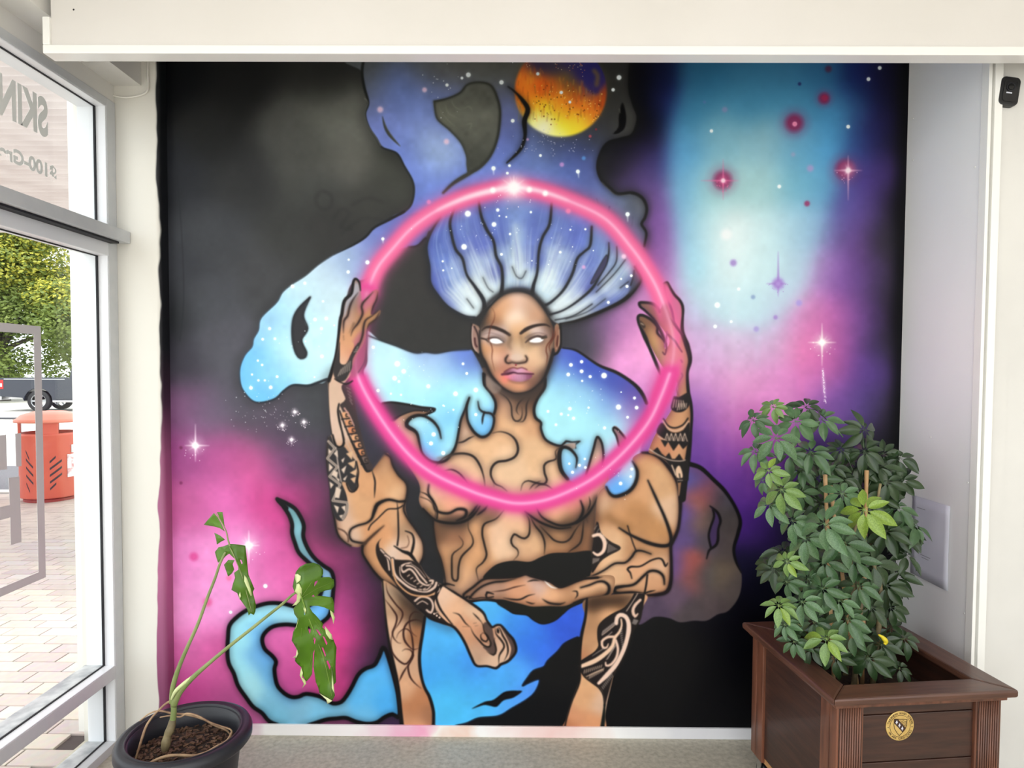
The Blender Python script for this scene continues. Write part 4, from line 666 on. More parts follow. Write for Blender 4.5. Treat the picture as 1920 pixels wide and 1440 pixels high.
    for x, y, sx in ((929.5, 638.5, 1), (1005, 637.5, -1)):
        p.fill([(x-18, y-4), (x-8, y-9), (x+6, y-8), (x+18, y+1), (x+8, y+8), (x-10, y+7)], (90, 72, 66), blur=3, alpha=.75)
        p.fill([(x-13, y+1), (x-8, y-4), (x+2, y-5), (x+10, y-2), (x+14, y+3), (x+4, y+6), (x-6, y+5)] if sx > 0 else [(x+14, y-1), (x+10, y-5), (x, y-5), (x-9, y-1), (x-13, y+3), (x-4, y+5), (x+8, y+4)], (250, 248, 250), blur=.8)
    p.line('901,634 910,636 916,641', [3, 3, 1.5], (48, 34, 30), blur=.7); p.line('912,636 922,633 934,634 944,641', 2, (60, 44, 42), blur=.7); p.line('985,642 995,634 1008,630 1016,632 1024,629', [2, 2.4, 2.4, 4, 2], (60, 44, 42), blur=.8); p.line('1016,634 1024,632', 4, (60, 50, 40), blur=1); p.line('905,627 920,624 940,631 948,639', 2, (140, 116, 112), blur=1.2, alpha=.7); p.line('984,634 996,627 1010,624 1026,628', 2, (120, 96, 92), blur=1.2, alpha=.7)
    p.line('952,666 948,672 948,678 953,681 960,679 968,681 978,680 986,678 988,672 985,667', [2, 4, 3, 3, 2, 3, 3, 3, 3, 2], (56, 38, 32), blur=.9, glow=3); p.line('954,676 968,679 982,676', 4, (120, 96, 84), blur=2, alpha=.6); p.dot(967, 684, 2, (140, 50, 60), .7); p.fill('957,668 968,663 980,668 976,675 960,675', (214, 190, 174), blur=2, alpha=.7)
    p.fill('942,701 950,694 961,690 969,692 977,689 988,694 999,700 988,702 970,701 955,702', q('950,696,110,60,70;962,694,190,130,160;975,694,215,160,190;990,698,190,120,130'), sig=6, blur=.8); p.fill('944,704 958,702 975,701 998,702 992,711 978,716 962,715 950,710', q('950,705,220,120,140;965,706,216,150,190;980,708,190,140,165;990,706,120,60,90;965,713,150,90,110'), sig=6, blur=.8)
    p.line('941,702 952,701 962,698 970,700 978,700 1000,701', [4, 4, 2.4, 2.4, 2.6, 2.4], (64, 24, 44), blur=.7); p.line('945,697 955,691 963,689 970,691 978,689 988,693', 2, (90, 34, 48), blur=.8, alpha=.8); p.line('952,712 965,717 980,717 990,712', 3, (110, 74, 62), blur=1.5, alpha=.7)
    for k in range(7): p.line([(955+k*4.8, 704+(k%2)), (957+k*4.6, 710)], [.4, 1.6, .4], (240, 196, 220), blur=.6, alpha=.4)
    p.fill('941,703 952,705 955,712 945,718 940,710', (236, 120, 110), blur=3, alpha=.6)
    for t, w in (('921,576 927,586 926,600 920,612 917,625 916,636 920,644 923,655 922,672 926,690 928,697', 1.4), ('1032,608 1037,622 1035,634 1025,648 1024,660 1026,668 1023,690', 1.8), ('1038,612 1040,628 1033,642 1029,650 1033,664', 1.8), ('1033,618 1036,632 1028,645', 1.2)): p.line(t, w, (84, 34, 22), 'ab')
    p.line('908,702 909,721', 5, K, blur=1); p.fill('912,704 925,715 940,728 925,738 911,722', (150, 132, 124), blur=2, alpha=.6)
    p.fill('925,722 950,738 975,741 1000,733 1018,716 1018,728 1004,748 985,752 960,748 935,735', (58, 46, 40), blur=4, alpha=.7)
    # ------------------------------------------------ glowing ring
    RING = '963,352 921,358 871,372 819,395 773,427 736,467 707,504 688,550 676,600 668,650 668,690 677,720 700,762 732,810 765,850 795,876 830,897 880,919 914,931 966,943 1018,938 1070,919 1122,889 1174,842 1216,790 1240,740 1255,700 1263,655 1258,615 1245,575 1230,538 1210,503 1185,467 1135,411 1064,376 1010,358'
    P = p.pts(RING, True)
    AR = np.array([[float(v) for v in t.split(',')] for t in RING.split()])
    def sub(i, j):
        n = len(AR); return [tuple(AR[k % n]) for k in range(i, j+1)]
    GAP = np.ones((p.H, p.W), np.float32)
    for t, a in (('640,548 700,548 716,560 700,620 690,700 655,705 630,640', .45), ('1236,572 1290,560 1300,640 1262,690 1235,690 1240,640', .5)):
        m = p.full(t, False); GAP *= 1-p.blur(m, 4)*a
    for rng, cg, co, hc in ((sub(25, 43), (205, 88, 150), (234, 98, 152), (246, 160, 195)), (sub(7, 26), (208, 70, 150), (220, 62, 142), (244, 140, 200))):
        p.line(rng, 52, cg, blur=8, alpha=.4, clip=GAP); p.line(rng, 34, co, blur=4, alpha=.97, clip=GAP); p.line(rng, 10, hc, blur=4, alpha=.6, clip=GAP); p.line(rng, 3.4, (250, 200, 230), blur=1.8, alpha=.75, clip=GAP)
    p.line(sub(1, 3)[::-1]+sub(0, 0)+[(1010, 358), (1064, 376)], [2, 6, 9, 8, 5, 2], (255, 236, 244), blur=3, alpha=.9)
    for x, y in ((963, 352), (924, 357), (992, 356), (1022, 363)): p.dot(x, y, 5 if x != 963 else 11, (255, 255, 255), 1, .9)
    p.dot(963, 352, 20, (255, 225, 240), .5, 1); p.star(963, 352, 22, 16, 18, 18, 3, (255, 240, 248), 9)
    # ------------------------------------------------ left hand over the ring
    HAND = '625,700 617,714 625,683 632,654 638,602 640,591 646,564 659,550 663,527 668,523 675,533 677,550 680,566 690,556 700,545 709,544 708,556 698,575 696,590 704,588 713,581 712,590 700,602 690,612 686,630 680,648 672,660 660,690 655,706 640,716 628,712'
    skin(HAND, blur=.5)
    p.fill('663,640 690,615 690,650 684,680 668,705 655,706', (166, 86, 116), blur=3, alpha=.7); p.fill('678,540 700,545 706,560 690,580 676,590 672,560', (206, 108, 150), blur=4, alpha=.55)
    p.fill('660,545 667,530 674,536 672,552 660,565 652,580 645,600 645,585 650,565', (168, 170, 182), blur=1.5, alpha=.8)
    p.line('617,714 626,683 632,654 638,602 641,590 646,564 659,550 663,527 668,523 674,530 676,545', [6, 7, 5, 5, 5, 6, 6, 6, 5, 4, 2], K)
    for t, w in (('672,548 662,562 656,575 652,592 645,602 644,625', 3), ('700,547 690,558 682,566 678,575 680,588 672,605 662,618 658,630', 3), ('710,582 698,592 686,600 682,612 680,628 674,645 664,655 655,675 645,690', 3), ('709,546 706,562 700,575 696,590', 2), ('644,628 645,640', 2), ('713,582 705,598 692,608 688,620', 2)): p.line(t, w, (44, 30, 28), 'ab', glow=4)
    p.line('664,606 655,625', [4, 1], (70, 52, 40), blur=2, alpha=.6)
    p.fill('625,690 634,655 637,640 639,660 638,680 650,682 662,660 672,642 674,650 662,672 660,690 655,700 648,712 636,716 628,708', (50, 46, 46)); skin('638,648 645,638 660,640 664,650 655,668 645,680 639,680')
    for k in range(6): p.line([(634+k*4.2, 705-k*2), (640+k*3.4, 692-k*3)], 1.2, (188, 172, 162))
    for k in range(3): p.line([(664+k*2.6, 660-k*4), (670+k*.8, 658-k*4)], 1.1, (188, 172, 162))
    p.line('661,714 650,720 638,716 628,710', 2.4, K); p.line('688,620 688,650 684,678 672,698', 2, (110, 60, 90))
    for k in range(5): p.line([(650+k*1.5, 726+k*6), (657+k, 730+k*7)], 1.2, (140, 118, 116))
    # ------------------------------------------------ stars
    W = (240, 250, 252); PK = (252, 215, 238)
    for t in '''878,141,5 866,147,3 838,160,3.4 940,155,4.6 961,227,4 925,316,4.6 955,311,3 951,325,3 1013,292,3 1083,322,4.2 1160,146,5 1149,169,3.6 1176,402,4.6 961,118,1 1052,174,3.5 1008,139,3.5 1068,192,3
877,401,6.4 870,463,6 926,421,5 933,394,3.6 936,405,2 949,407,2 995,398,2.6 956,439,2.6 940,477,3 1050,473,2.8 1069,431,2.2 1097,430,2.4 1183,517,3 1164,523,2.2 1175,537,3.4 1140,567,3.2 830,490,2.4 831,507,2.2 847,503,1.6 1028,496,1.4 1073,463,1.2 997,489,1.6 1112,470,1.4
868,682,3 875,700,3 718,448,3.4 689,492,4.4 654,487,2.4 653,510,3.6 549,537,4 572,531,3.4 606,565,2.6 591,599,4 612,597,4 603,616,3.4 506,616,3.4 516,635,3 493,636,3 484,676,2.4 492,684,2.6 604,668,4 473,702,2.4 485,713,2.6 471,727,4 497,713,2.4 508,726,4 520,706,3 590,707,2 573,640,1.6 627,610,2 
745,682,6 757,696,5 740,709,5 748,715,3 700,651,3.4 803,724,4.4 709,732,3.4 733,738,2.4 752,740,2.4 831,760,2 850,768,2.2 854,738,5 892,731,5 892,777,3.4 813,814,4.6 808,831,4.4 831,849,4.4 833,761,1.6
1070,684,4 1090,678,3.6 1090,696,4 1065,702,4 1106,706,3.4 1132,704,6 1091,714,2.4 1164,735,1.6 1189,746,3.2 1159,763,5.6 1193,764,4 1176,782,3 1068,766,4 1027,771,3 1052,776,3.2 1065,778,2.2 1075,784,3.6 1042,796,3 1133,802,3.4 1103,764,2.4 1086,872,3.4 1073,885,3.4 1067,869,2.6 1096,860,2.6 1163,906,4 1184,879,3.4 1182,893,3 1097,876,3
1627,149,4 1648,128,4 1589,238,4 1460,350,4 1333,246,3.6 1384,542,3.6 1344,572,6 1370,603,3 1340,612,4 498,1098,4.6 433,1147,3.6'''.split():
        x, y, r = [float(v) for v in t.split(',')]; p.dot(x, y, r*.86, W)
    for x, y, r, c in ((796, 169, 4.4, PK), (713, 206, 5.4, PK), (837, 266, 5, PK), (1053, 309, 4, (200, 150, 215)), (1094, 297, 3.6, (90, 150, 220)), (1065, 396, 4.6, (244, 130, 175)), (1169, 481, 4.2, PK), (1094, 501, 3.4, (226, 170, 220)), (804, 379, 4, (230, 130, 190)), (1106, 256, 2.6, (190, 80, 90)), (1117, 243, 2, (150, 50, 60)), (989, 262, 2.4, (190, 150, 190)),
                       (1518, 316, 6, (170, 155, 205)), (1486, 290, 4, (150, 165, 200)), (1358, 206, 5, (140, 150, 195)), (1320, 192, 3, (90, 130, 185)), (1498, 158, 3, (35, 40, 100)), (1512, 382, 5, (150, 40, 90)), (1552, 130, 6, (85, 40, 70)), (1374, 493, 6, (155, 125, 200)), (1411, 557, 4, (135, 160, 200)), (1417, 617, 5, (165, 150, 215)), (1453, 595, 4, (160, 130, 205)), (1497, 568, 5.5, (165, 150, 220)), (1361, 440, 10, (240, 244, 246)),
                       (364, 1043, 8, (216, 70, 145)), (390, 1128, 8, (226, 90, 150)), (340, 839, 3, (110, 40, 80)), (340, 905, 3, (120, 40, 90)), (430, 1083, 5, (240, 120, 170))): p.dot(x, y, r, c, .8, .8)
    for x, y, r in ((1544, 185, 10), (1488, 231, 16), (1354, 338, 16), (1583, 318, 17)):
        p.dot(x, y, r, (140, 40, 85), .9, .7); p.dot(x, y, r*1.5, (130, 55, 105), .35, 1)
    p.dot(1489, 233, 4.4, (236, 140, 180)); p.dot(1545, 184, 5, (170, 45, 85), .7)
    p.star(1355, 339, 40, 36, 42, 28, 2, (226, 110, 160), 4); p.star(1589, 320, 28, 56, 26, 26, 2.4, (236, 180, 210), 5)
    p.star(1540, 642, 36, 44, 26, 26, 2.6, (252, 244, 240), 6); p.star(1458, 532, 60, 24, 22, 16, 3, (160, 130, 205), 4); p.dot(1458, 532, 10, (160, 125, 205), .8, .7)
    p.star(367, 835, 40, 30, 20, 26, 2.6, (252, 235, 248), 6); p.star(467, 1022, 28, 34, 26, 20, 3, (255, 240, 250), 7)
    for x, y in ((553, 772), (570, 791), (530, 797), (547, 824)): p.star(x, y, 7, 9, 6, 6, 1.4, (240, 228, 240), 2.4)
    p.line([(1541, 690), (1543, 715), (1546, 750)], [1.5, 5, 1], (240, 215, 242), blur=1.5, alpha=.6)
    for i in range(60):
        t = rs.rand(); p.dot(1541+t*5+rs.randn()*(.6+t), 690+t*66, .4+rs.rand()*.7, (250, 232, 250), .8)
    for i in range(60): p.dot(1030+rs.randn()*35, 270+rs.randn()*12, .5+rs.rand()*.6, (200, 200, 220), .6)
    for i in range(150):
        x, y = ((870, 430), (560, 640), (770, 700), (1100, 750), (960, 440), (1060, 460), (480, 760), (830, 160), (1150, 870), (800, 790))[rs.randint(10)]
        p.dot(x+rs.randn()*30, y+rs.randn()*25, .5+rs.rand()*.7, W, .55)
    for i in range(50): p.dot(500+rs.randn()*30, 775+rs.randn()*16, .6+rs.rand()*.5, (170, 166, 176), .6)
    # drips from stars
    for x, y, L in ((925, 318, 10), (1176, 404, 12), (1084, 325, 9), (718, 450, 6)): p.line([(x, y), (x+.5, y+L)], [2.4, .8], W, blur=.5, alpha=.8)
    return np.clip(p.im, 0, 1)
# ---------------------------------------------------------------- setting
YB = 2.56                                     # mural wall
XR, XL = 1.53, -1.387                         # niche sides
YP = 2.50                                     # face of the pier at the left
XW = -1.555                                   # room face of the window frames
def structure(o, label, cat): return tag(o, label, cat, kind='structure')

structure(MB().box((-1.72, -1.6, -.12), (6, YB+.25, 0)).build('floor', M['floor']), 'speckled grey concrete floor along the foot of the mural', 'floor')
structure(MB().box((XL-.4, YB+.004, 0), (XR+.4, YB+.25, 3.0)).build('wall_back', M['white']), 'wall behind the painted mural', 'wall')

# mural: paint colours in wall texels
TPM = 640                                     # texels per metre
ZB, ZT = .045, 2.76
W_, H_ = int((XR-XL)*TPM), int((ZT-ZB)*TPM)
Rm = np.array(R); Cc = np.array(CAM)
def T_wall(a):
    a = np.asarray(a, float); d = np.stack([a[:, 0]-PX, PY-a[:, 1], -F*np.ones(len(a))], 1) @ Rm.T
    q_ = Cc+d*(YB/d[:, 1])[:, None]
    return np.stack([(q_[:, 0]-XL)*TPM, (ZT-q_[:, 2])*TPM], 1)
P_ = Painter(W_, H_, T_wall, TPM*YB/F)
pic = paint_mural(P_)
img = bpy.data.images.new('mural_colour', W_, H_, alpha=False)
buf = np.ones((H_, W_, 4), np.float32); buf[..., :3] = pic[::-1]
img.pixels.foreach_set(buf.ravel()); img.update(); img.pack()
mm = mat('mural_paint', (40, 40, 40), MROUGH, spec=MSPEC, bump=.08, bscale=14); n = mm.node_tree
ti = n.nodes.new('ShaderNodeTexImage'); ti.image = img; ti.interpolation = 'Cubic'; ti.extension = 'EXTEND'
n.links.new(ti.outputs['Color'], n.nodes['Principled BSDF'].inputs['Base Color'])
me = bpy.data.meshes.new('mural'); t_ = .003
b_ = MB().box((XL, YB-t_, ZB), (XR, YB, ZT)); me.from_pydata(b_.v, [], b_.f)
uv = me.uv_layers.new(name='UVMap')
for l in me.loops:
    p = me.vertices[l.vertex_index].co; uv.data[l.index].uv = ((p.x-XL)/(XR-XL), (p.z-ZB)/(ZT-ZB))
me.materials.append(mm); mural = link(bpy.data.objects.new('mural', me))
tag(mural, 'spray-painted mural of a four-armed blue-haired woman holding a glowing pink ring', 'mural')

# skirting with overspray
sk = mat('skirting_paint', (244, 243, 240), .4); n = sk.node_tree
tcn = n.nodes['Texture Coordinate']; sx = n.nodes.new('ShaderNodeSeparateXYZ'); n.links.new(tcn.outputs['Object'], sx.inputs[0])
rx = n.nodes.new('ShaderNodeValToRGB'); mr = n.nodes.new('ShaderNodeMapRange'); mr.inputs['From Min'].default_value = XL; mr.inputs['From Max'].default_value = XR
e = rx.color_ramp.elements; e[0].position = 0; e[0].color = lin((170, 90, 130)); e[1].position = 1; e[1].color = lin((225, 226, 232))
for p_, c_ in ((.09, (185, 110, 150)), (.14, (240, 238, 236)), (.25, (246, 240, 240)), (.31, (240, 190, 212)), (.345, (242, 170, 200)), (.37, (246, 240, 234)), (.40, (240, 210, 195)), (.43, (247, 246, 244)), (.53, (240, 205, 200)), (.58, (246, 228, 222)), (.62, (247, 246, 244)), (.7, (226, 226, 230))):
    q_ = e.new(p_); q_.color = lin(c_)
nz_ = n.nodes.new('ShaderNodeTexNoise'); nz_.inputs['Scale'].default_value = 9
ad = n.nodes.new('ShaderNodeMath'); ad.operation = 'MULTIPLY_ADD'; ad.inputs[1].default_value = .25; n.links.new(tcn.outputs['Object'], nz_.inputs['Vector']); n.links.new(nz_.outputs['Fac'], ad.inputs[0]); n.links.new(sx.outputs['X'], ad.inputs[2])
sb = n.nodes.new('ShaderNodeMath'); sb.operation = 'SUBTRACT'; sb.inputs[1].default_value = .125; n.links.new(ad.outputs[0], sb.inputs[0]); n.links.new(sb.outputs[0], mr.inputs['Value'])
n.links.new(mr.outputs[0], rx.inputs['Fac']); n.links.new(rx.outputs['Color'], n.nodes['Principled BSDF'].inputs['Base Color'])
structure(MB().box((XL, YB-.012, 0), (XR, YB, ZB)).build('baseboard_back', sk, bevel=.002), 'low white skirting with pink overspray under the mural', 'skirting board')

# left pier with a rounded corner and a painted return
wl = mat('pier_paint', (229, 226, 217), .5, bump=.22, bscale=6, bdist=.006); n = wl.node_tree
tcn = n.nodes['Texture Coordinate']; sx = n.nodes.new('ShaderNodeSeparateXYZ'); n.links.new(tcn.outputs['Object'], sx.inputs[0])
nz_ = n.nodes.new('ShaderNodeTexNoise'); nz_.inputs['Scale'].default_value = 5; n.links.new(tcn.outputs['Object'], nz_.inputs['Vector'])
ad = n.nodes.new('ShaderNodeMath'); ad.operation = 'MULTIPLY_ADD'; ad.inputs[1].default_value = .03; n.links.new(nz_.outputs['Fac'], ad.inputs[0]); n.links.new(sx.outputs['X'], ad.inputs[2])
zz = n.nodes.new('ShaderNodeMapRange'); zz.inputs['From Min'].default_value = 1.3; zz.inputs['From Max'].default_value = .5; zz.inputs['To Max'].default_value = .028; n.links.new(sx.outputs['Z'], zz.inputs['Value'])
ad2 = n.nodes.new('ShaderNodeMath'); ad2.operation = 'ADD'; n.links.new(ad.outputs[0], ad2.inputs[0]); n.links.new(zz.outputs[0], ad2.inputs[1])
gt = n.nodes.new('ShaderNodeMapRange'); gt.inputs['From Min'].default_value = XL+.003; gt.inputs['From Max'].default_value = XL+.008; n.links.new(ad2.outputs[0], gt.inputs['Value'])
zr = n.nodes.new('ShaderNodeValToRGB'); e = zr.color_ramp.elements; e[0].position = 0; e[0].color = lin((120, 52, 92)); e[1].position = 1; e[1].color = lin((14, 18, 22))
for p_, c_ in ((.25, (172, 96, 136)), (.42, (150, 84, 120)), (.5, (60, 34, 52)), (.58, (20, 20, 26))): q_ = e.new(p_); q_.color = lin(c_)
zm = n.nodes.new('ShaderNodeMapRange'); zm.inputs['From Max'].default_value = 2.7; n.links.new(sx.outputs['Z'], zm.inputs['Value']); n.links.new(zm.outputs[0], zr.inputs['Fac'])
mx = n.nodes.new('ShaderNodeMix'); mx.data_type = 'RGBA'; mx.inputs['A'].default_value = lin((229, 226, 217)); n.links.new(gt.outputs[0], mx.inputs['Factor']); n.links.new(zr.outputs['Color'], mx.inputs['B']); n.links.new(mx.outputs['Result'], n.nodes['Principled BSDF'].inputs['Base Color'])
pts = [(-1.72, YB+.25), (-1.72, YP)]+[(XL-.018+.018*math.sin(a), YP+.018-.018*math.cos(a)) for a in np.linspace(0, math.pi/2, 7)]+[(XL, YB+.25)]
pb = MB()
zs = np.linspace(0, 3.0, 61)
for i, z in enumerate(zs):
    for (x, y) in pts:
        k = 1 if y < YP+.03 and x > -1.6 else 0
        wv = (mnoise.noise(Vector((x*4, z*1.7, 3)))*.004+mnoise.noise(Vector((x*9, z*6.3, 8)))*.0012)*k
        pb.v.append((x+(wv*.25 if x > XL-.02 else 0), y+wv, z))
N = len(pts)
for i in range(len(zs)-1):
    for j in range(N): pb.f.append((i*N+j, i*N+(j+1) % N, (i+1)*N+(j+1) % N, (i+1)*N+j))
pb.f.append(tuple(range(N))[::-1]); pb.f.append(tuple(range((len(zs)-1)*N, len(zs)*N)))
structure(pb.build('wall_left', wl, smooth=False), 'narrow white plaster pier between the window and the mural', 'wall')
for f in bpy.data.objects['wall_left'].data.polygons: f.use_smooth = len(f.vertices) == 4

# right-hand walls
YF = 2.12
structure(MB().box((XR, YF+.03, 0), (XR+.1, YB, 3.0)).build('wall_right', M['side']), 'pale grey side wall to the right of the mural', 'wall')
structure(MB().box((XR+.1, YF+.014, 0), (6, YF+.15, 3.0)).box((XR+.04, YF+.012, 0), (XR+.0985, YF+.1, 3.0)).build('wall_front', M['white']), 'white wall facing the room behind the planter, right edge', 'wall')
tr = MB(); tr.box((XR-.005, YF-.004, 0), (XR+.006, YF+.0295, 3.0)); tr.box((XR+.0065, YF+.010, 0), (XR+.014, YF+.0295, 3.0)); tr.box((XR+.0145, YF-.006, 0), (XR+.0395, YF+.0295, 3.0))
structure(tr.build('trim_1', M['gloss'], bevel=.0015), 'tall white corner moulding beside the black sensor', 'trim')
# small plaster fixings on the side wall
for i, (px, py) in enumerate(((1712, 222), (1828, 313), (1745, 820), (1712, 300), (1815, 905), (1808, 1150))):
    p = atx(px, py, XR)
    MB().lathe([(.0035, 0), (.003, .002), (0, .0026)], 10).build('screw_cap', M['gloss'], bpy.data.objects['wall_right']).matrix_world = Matrix.Translation((XR, p.y, p.z)) @ Matrix.Rotation(-math.pi/2, 4, 'Y')

# fascia beam across the niche
YV = 1.98
pl_ = aty(94, 40, YV); xb = pl_.x; zb = aty(700, 102, YV).z; zt = zb+.026
bm_ = MB().box((xb, YV+.004, zt-.002), (6, YV+.05, 3.0))
structure(bm_.build('trim_2', M['beam']), 'wide white fascia beam across the top of the mural', 'beam')
bb = bpy.data.objects['trim_2']
MB().box((xb-.022, YV-.004, zb), (6, YV+.05, zt)).build('edge_strip', M['gloss'], bb, bevel=.003)
MB().box((xb-.022, YV-.004, zt), (xb, YV+.05, zb+.11)).build('end_strip', M['gloss'], bb, bevel=.003)
MB().lathe([(.003, 0), (.002, .001), (0, .001)], 10).build('nail_head', M['rubber'], bb).matrix_world = Matrix.Translation(aty(138, 18, YV+.004)) @ Matrix.Rotation(math.pi/2, 4, 'X')
# bulkhead over the window, ceiling
XK = -1.452
structure(MB().box((-1.72, -1, 2.579), (XK, YP+.02, 3.0)).build('trim_3', M['white']), 'white bulkhead running along the top of the window', 'bulkhead')
structure(MB().box((-1.72, -1, 2.513), (XW-.004, YP, 2.579)).build('trim_4', M['white']), 'plain white band above the window head', 'trim')
structure(MB().box((-1.72, -1.6, 2.93), (6, YB+.2, 3.05)).build('ceiling', M['ceil']), 'white ceiling above the fascia beam', 'ceiling')
for (x, y) in FILL_XY:
    MB().box((x-.6, y-.3, 2.91), (x+.6, y+.3, 2.935)).build('unseen_fill_panel', M['gloss'], bpy.data.objects['ceiling'])  # unseen panels added as bodies for the fill lamps
structure(MB().box((4.2, -1.6, 0), (4.35, YF, 2.95)).build('wall_far', M['white']), 'far side wall of the foyer, out of view', 'wall')

# cable along the top of the pier
cp = [aty(277, 100, YP-.004), aty(277, 135, YP-.005), aty(278, 160, YP-.006), aty(274, 173, YP-.007), aty(258, 180, YP-.008), aty(236, 183, YP-.007), aty(220, 181, YP-.006), aty(209, 178, YP-.005)]
tag(MB().tube(smooth_curve(cp, 5), .0035, 8).build('cable', M['cable'], smooth=True), 'thin white cable bent along the top corner of the pier', 'cable')

# ---------------------------------------------------------------- window
win = empty('window_1', (XW, 2.45, 0)); structure(win, 'tall white aluminium shopfront window with grey vinyl lettering', 'window')
def wp(name, mb, m, par=None, bevel=.002, **k):
    o = mb.build(name, m, None, bevel=bevel, **k); par = par or win
    off = Vector(par.location) if par is win else Vector(win.location)
    for v in o.data.vertices: v.co -= off
    o.parent = par; return o
Y0 = -.6
XG = -1.597
wp('jamb', MB().box((XG, 2.446, 0), (XW, 2.499, 2.513)), M['alu'])
wp('jamb_face', MB().box((XG+.002, 2.441, 0), (XW-.002, 2.4465, 2.48)), M['frame'])
wp('outer_jamb', MB().box((-1.668, 2.445, 0), (XG-.008, 2.499, 2.513)), M['frame'])
wp('head', MB().box((XG, Y0, 2.483), (XW, 2.446, 2.513)), M['alu']); wp('head_face', MB().box((XG+.002, Y0, 2.478), (XW-.002, 2.446, 2.483)), M['frame'])
wp('outer_head', MB().box((-1.668, Y0, 2.478), (XG-.008, 2.446, 2.513)), M['frame'])
wp('lower_rail', MB().box((XG, Y0, .283), (XW, 2.446, .330)), M['alu']); wp('rail_face', MB().box((XG+.002, Y0, .330), (XW-.001, 2.446, .3345)), M['frame'])
wp('outer_sill', MB().box((-1.675, Y0, .270), (XG-.008, 2.446, .334)), M['sill'])
wp('bottom_rail', MB().box((XG, Y0, 0), (XW, 2.446, .035)), M['alu']); wp('outer_bottom_sill', MB().box((-1.675, Y0, 0), (XG-.008, 2.446, .03)), M['sill'])
wp('transom', MB().box((XG, Y0, 1.918), (XW, 2.446, 1.972)), M['frame']); wp('outer_transom', MB().box((-1.655, Y0, 1.925), (XG-.008, 2.446, 1.965)), M['frame'])
wp('track_bar', MB().box((XW-.002, Y0, 1.974), (-1.502, 2.497, 2.019)), M['alu']); wp('track_shade', MB().box((XW, Y0, 1.966), (-1.520, 2.455, 1.974)), M['rubber'])  # black strip under the bar stands in for its shadow gap
p = atx(225, 440, -1.502); o = MB().lathe([(.0038, 0), (.003, .001), (0, .001)], 12).build('screw_hole', M['rubber'], win); o.matrix_world = Matrix.Translation((-1.502, 2.43, 2.0)) @ Matrix.Rotation(math.pi/2, 4, 'Y')
g = .009
for z0, z1 in ((1.972, 2.478), (.3345, 1.918), (.035, .283)):
    gk = MB(); gk.box((XG-.001, 2.441-g, z0), (XG+.004, 2.441, z1)); gk.box((XG-.001, Y0, z0), (XG+.004, 2.441, z0+.004)); gk.box((XG-.001, Y0, z1-.004), (XG+.004, 2.441, z1))
    wp('gasket', gk, M['rubber'], bevel=0)
gl = bpy.data.materials.new('clear_glass'); gl.use_nodes = True; n = gl.node_tree; n.nodes.clear()
o_ = n.nodes.new('ShaderNodeOutputMaterial'); tr_ = n.nodes.new('ShaderNodeBsdfTransparent'); tr_.inputs[0].default_value = (.97, .985, .98, 1); gg = n.nodes.new('ShaderNodeBsdfGlossy'); gg.inputs['Roughness'].default_value = .02; fr = n.nodes.new('ShaderNodeLayerWeight'); fr.inputs[0].default_value = .5; pw = n.nodes.new('ShaderNodeMath'); pw.operation = 'POWER'; pw.inputs[1].default_value = 5; ma = n.nodes.new('ShaderNodeMath'); ma.operation = 'MULTIPLY_ADD'; ma.inputs[1].default_value = .7; ma.inputs[2].default_value = .02; n.links.new(fr.outputs['Facing'], pw.inputs[0]); n.links.new(pw.outputs[0], ma.inputs[0]); mx = n.nodes.new('ShaderNodeMixShader')
n.links.new(ma.outputs[0], mx.inputs[0]); n.links.new(tr_.outputs[0], mx.inputs[1]); n.links.new(gg.outputs[0], mx.inputs[2]); n.links.new(mx.outputs[0], o_.inputs[0])
panes = []
for z0, z1 in ((1.974, 2.476), (.336, 1.916), (.037, .281)):
    panes.append(wp('glass_pane', MB().box((XG-.006, Y0, z0), (XG-.001, 2.44, z1)), gl, bevel=0))
# vinyl on the panes : polygons given where they are seen, on the glass plane
XV = XG-.0005
def vinyl(name, polys, m, par, label=None):
    mb = MB()
    for poly in polys:
        q_ = [atx(px, py, XV) for px, py in poly]
        mb.prism([(p.y, p.z) for p in q_], 0, .0008, Matrix(((0, 0, 1, XV), (1, 0, 0, 0), (0, 1, 0, 0), (0, 0, 0, 1))))
    o = wp(name, mb, m, par, bevel=0)
    if label: o['label'] = label
    return o
gp = panes[1]; gp.parent = win
A = atx(75.5, 612, XV); B = atx(86, 1082, XV); wv = .032
yv = (A.y+B.y)/2; zt_, zb_ = A.z, B.z
mb = MB(); mb.box((XV, yv-wv, zb_), (XV+.0008, yv, zt_)); wp('vinyl_border', mb, M['vinyl'], gp, bevel=0)
wp('vinyl_border', MB().box((XV, .4, zt_-.028), (XV+.0008, yv-wv, zt_)), M['vinyl'], gp, bevel=0); wp('vinyl_border', MB().box((XV, .4, zb_), (XV+.0008, yv-wv, zb_+.027)), M['vinyl'], gp, bevel=0)
vinyl('vinyl_letter', [[(-30, 820), (11, 815), (13, 880), (-30, 884)]], M['vinyl'], gp)
vinyl('vinyl_letter', [[(28, 813), (39, 812), (40, 874), (30, 875)]], M['vinyl'], gp)
vinyl('vinyl_letter', [[(16, 896), (36, 893), (40, 1016), (20, 1022), (19, 970), (-30, 984), (-30, 958), (18, 947)]], M['vinyl'], gp)
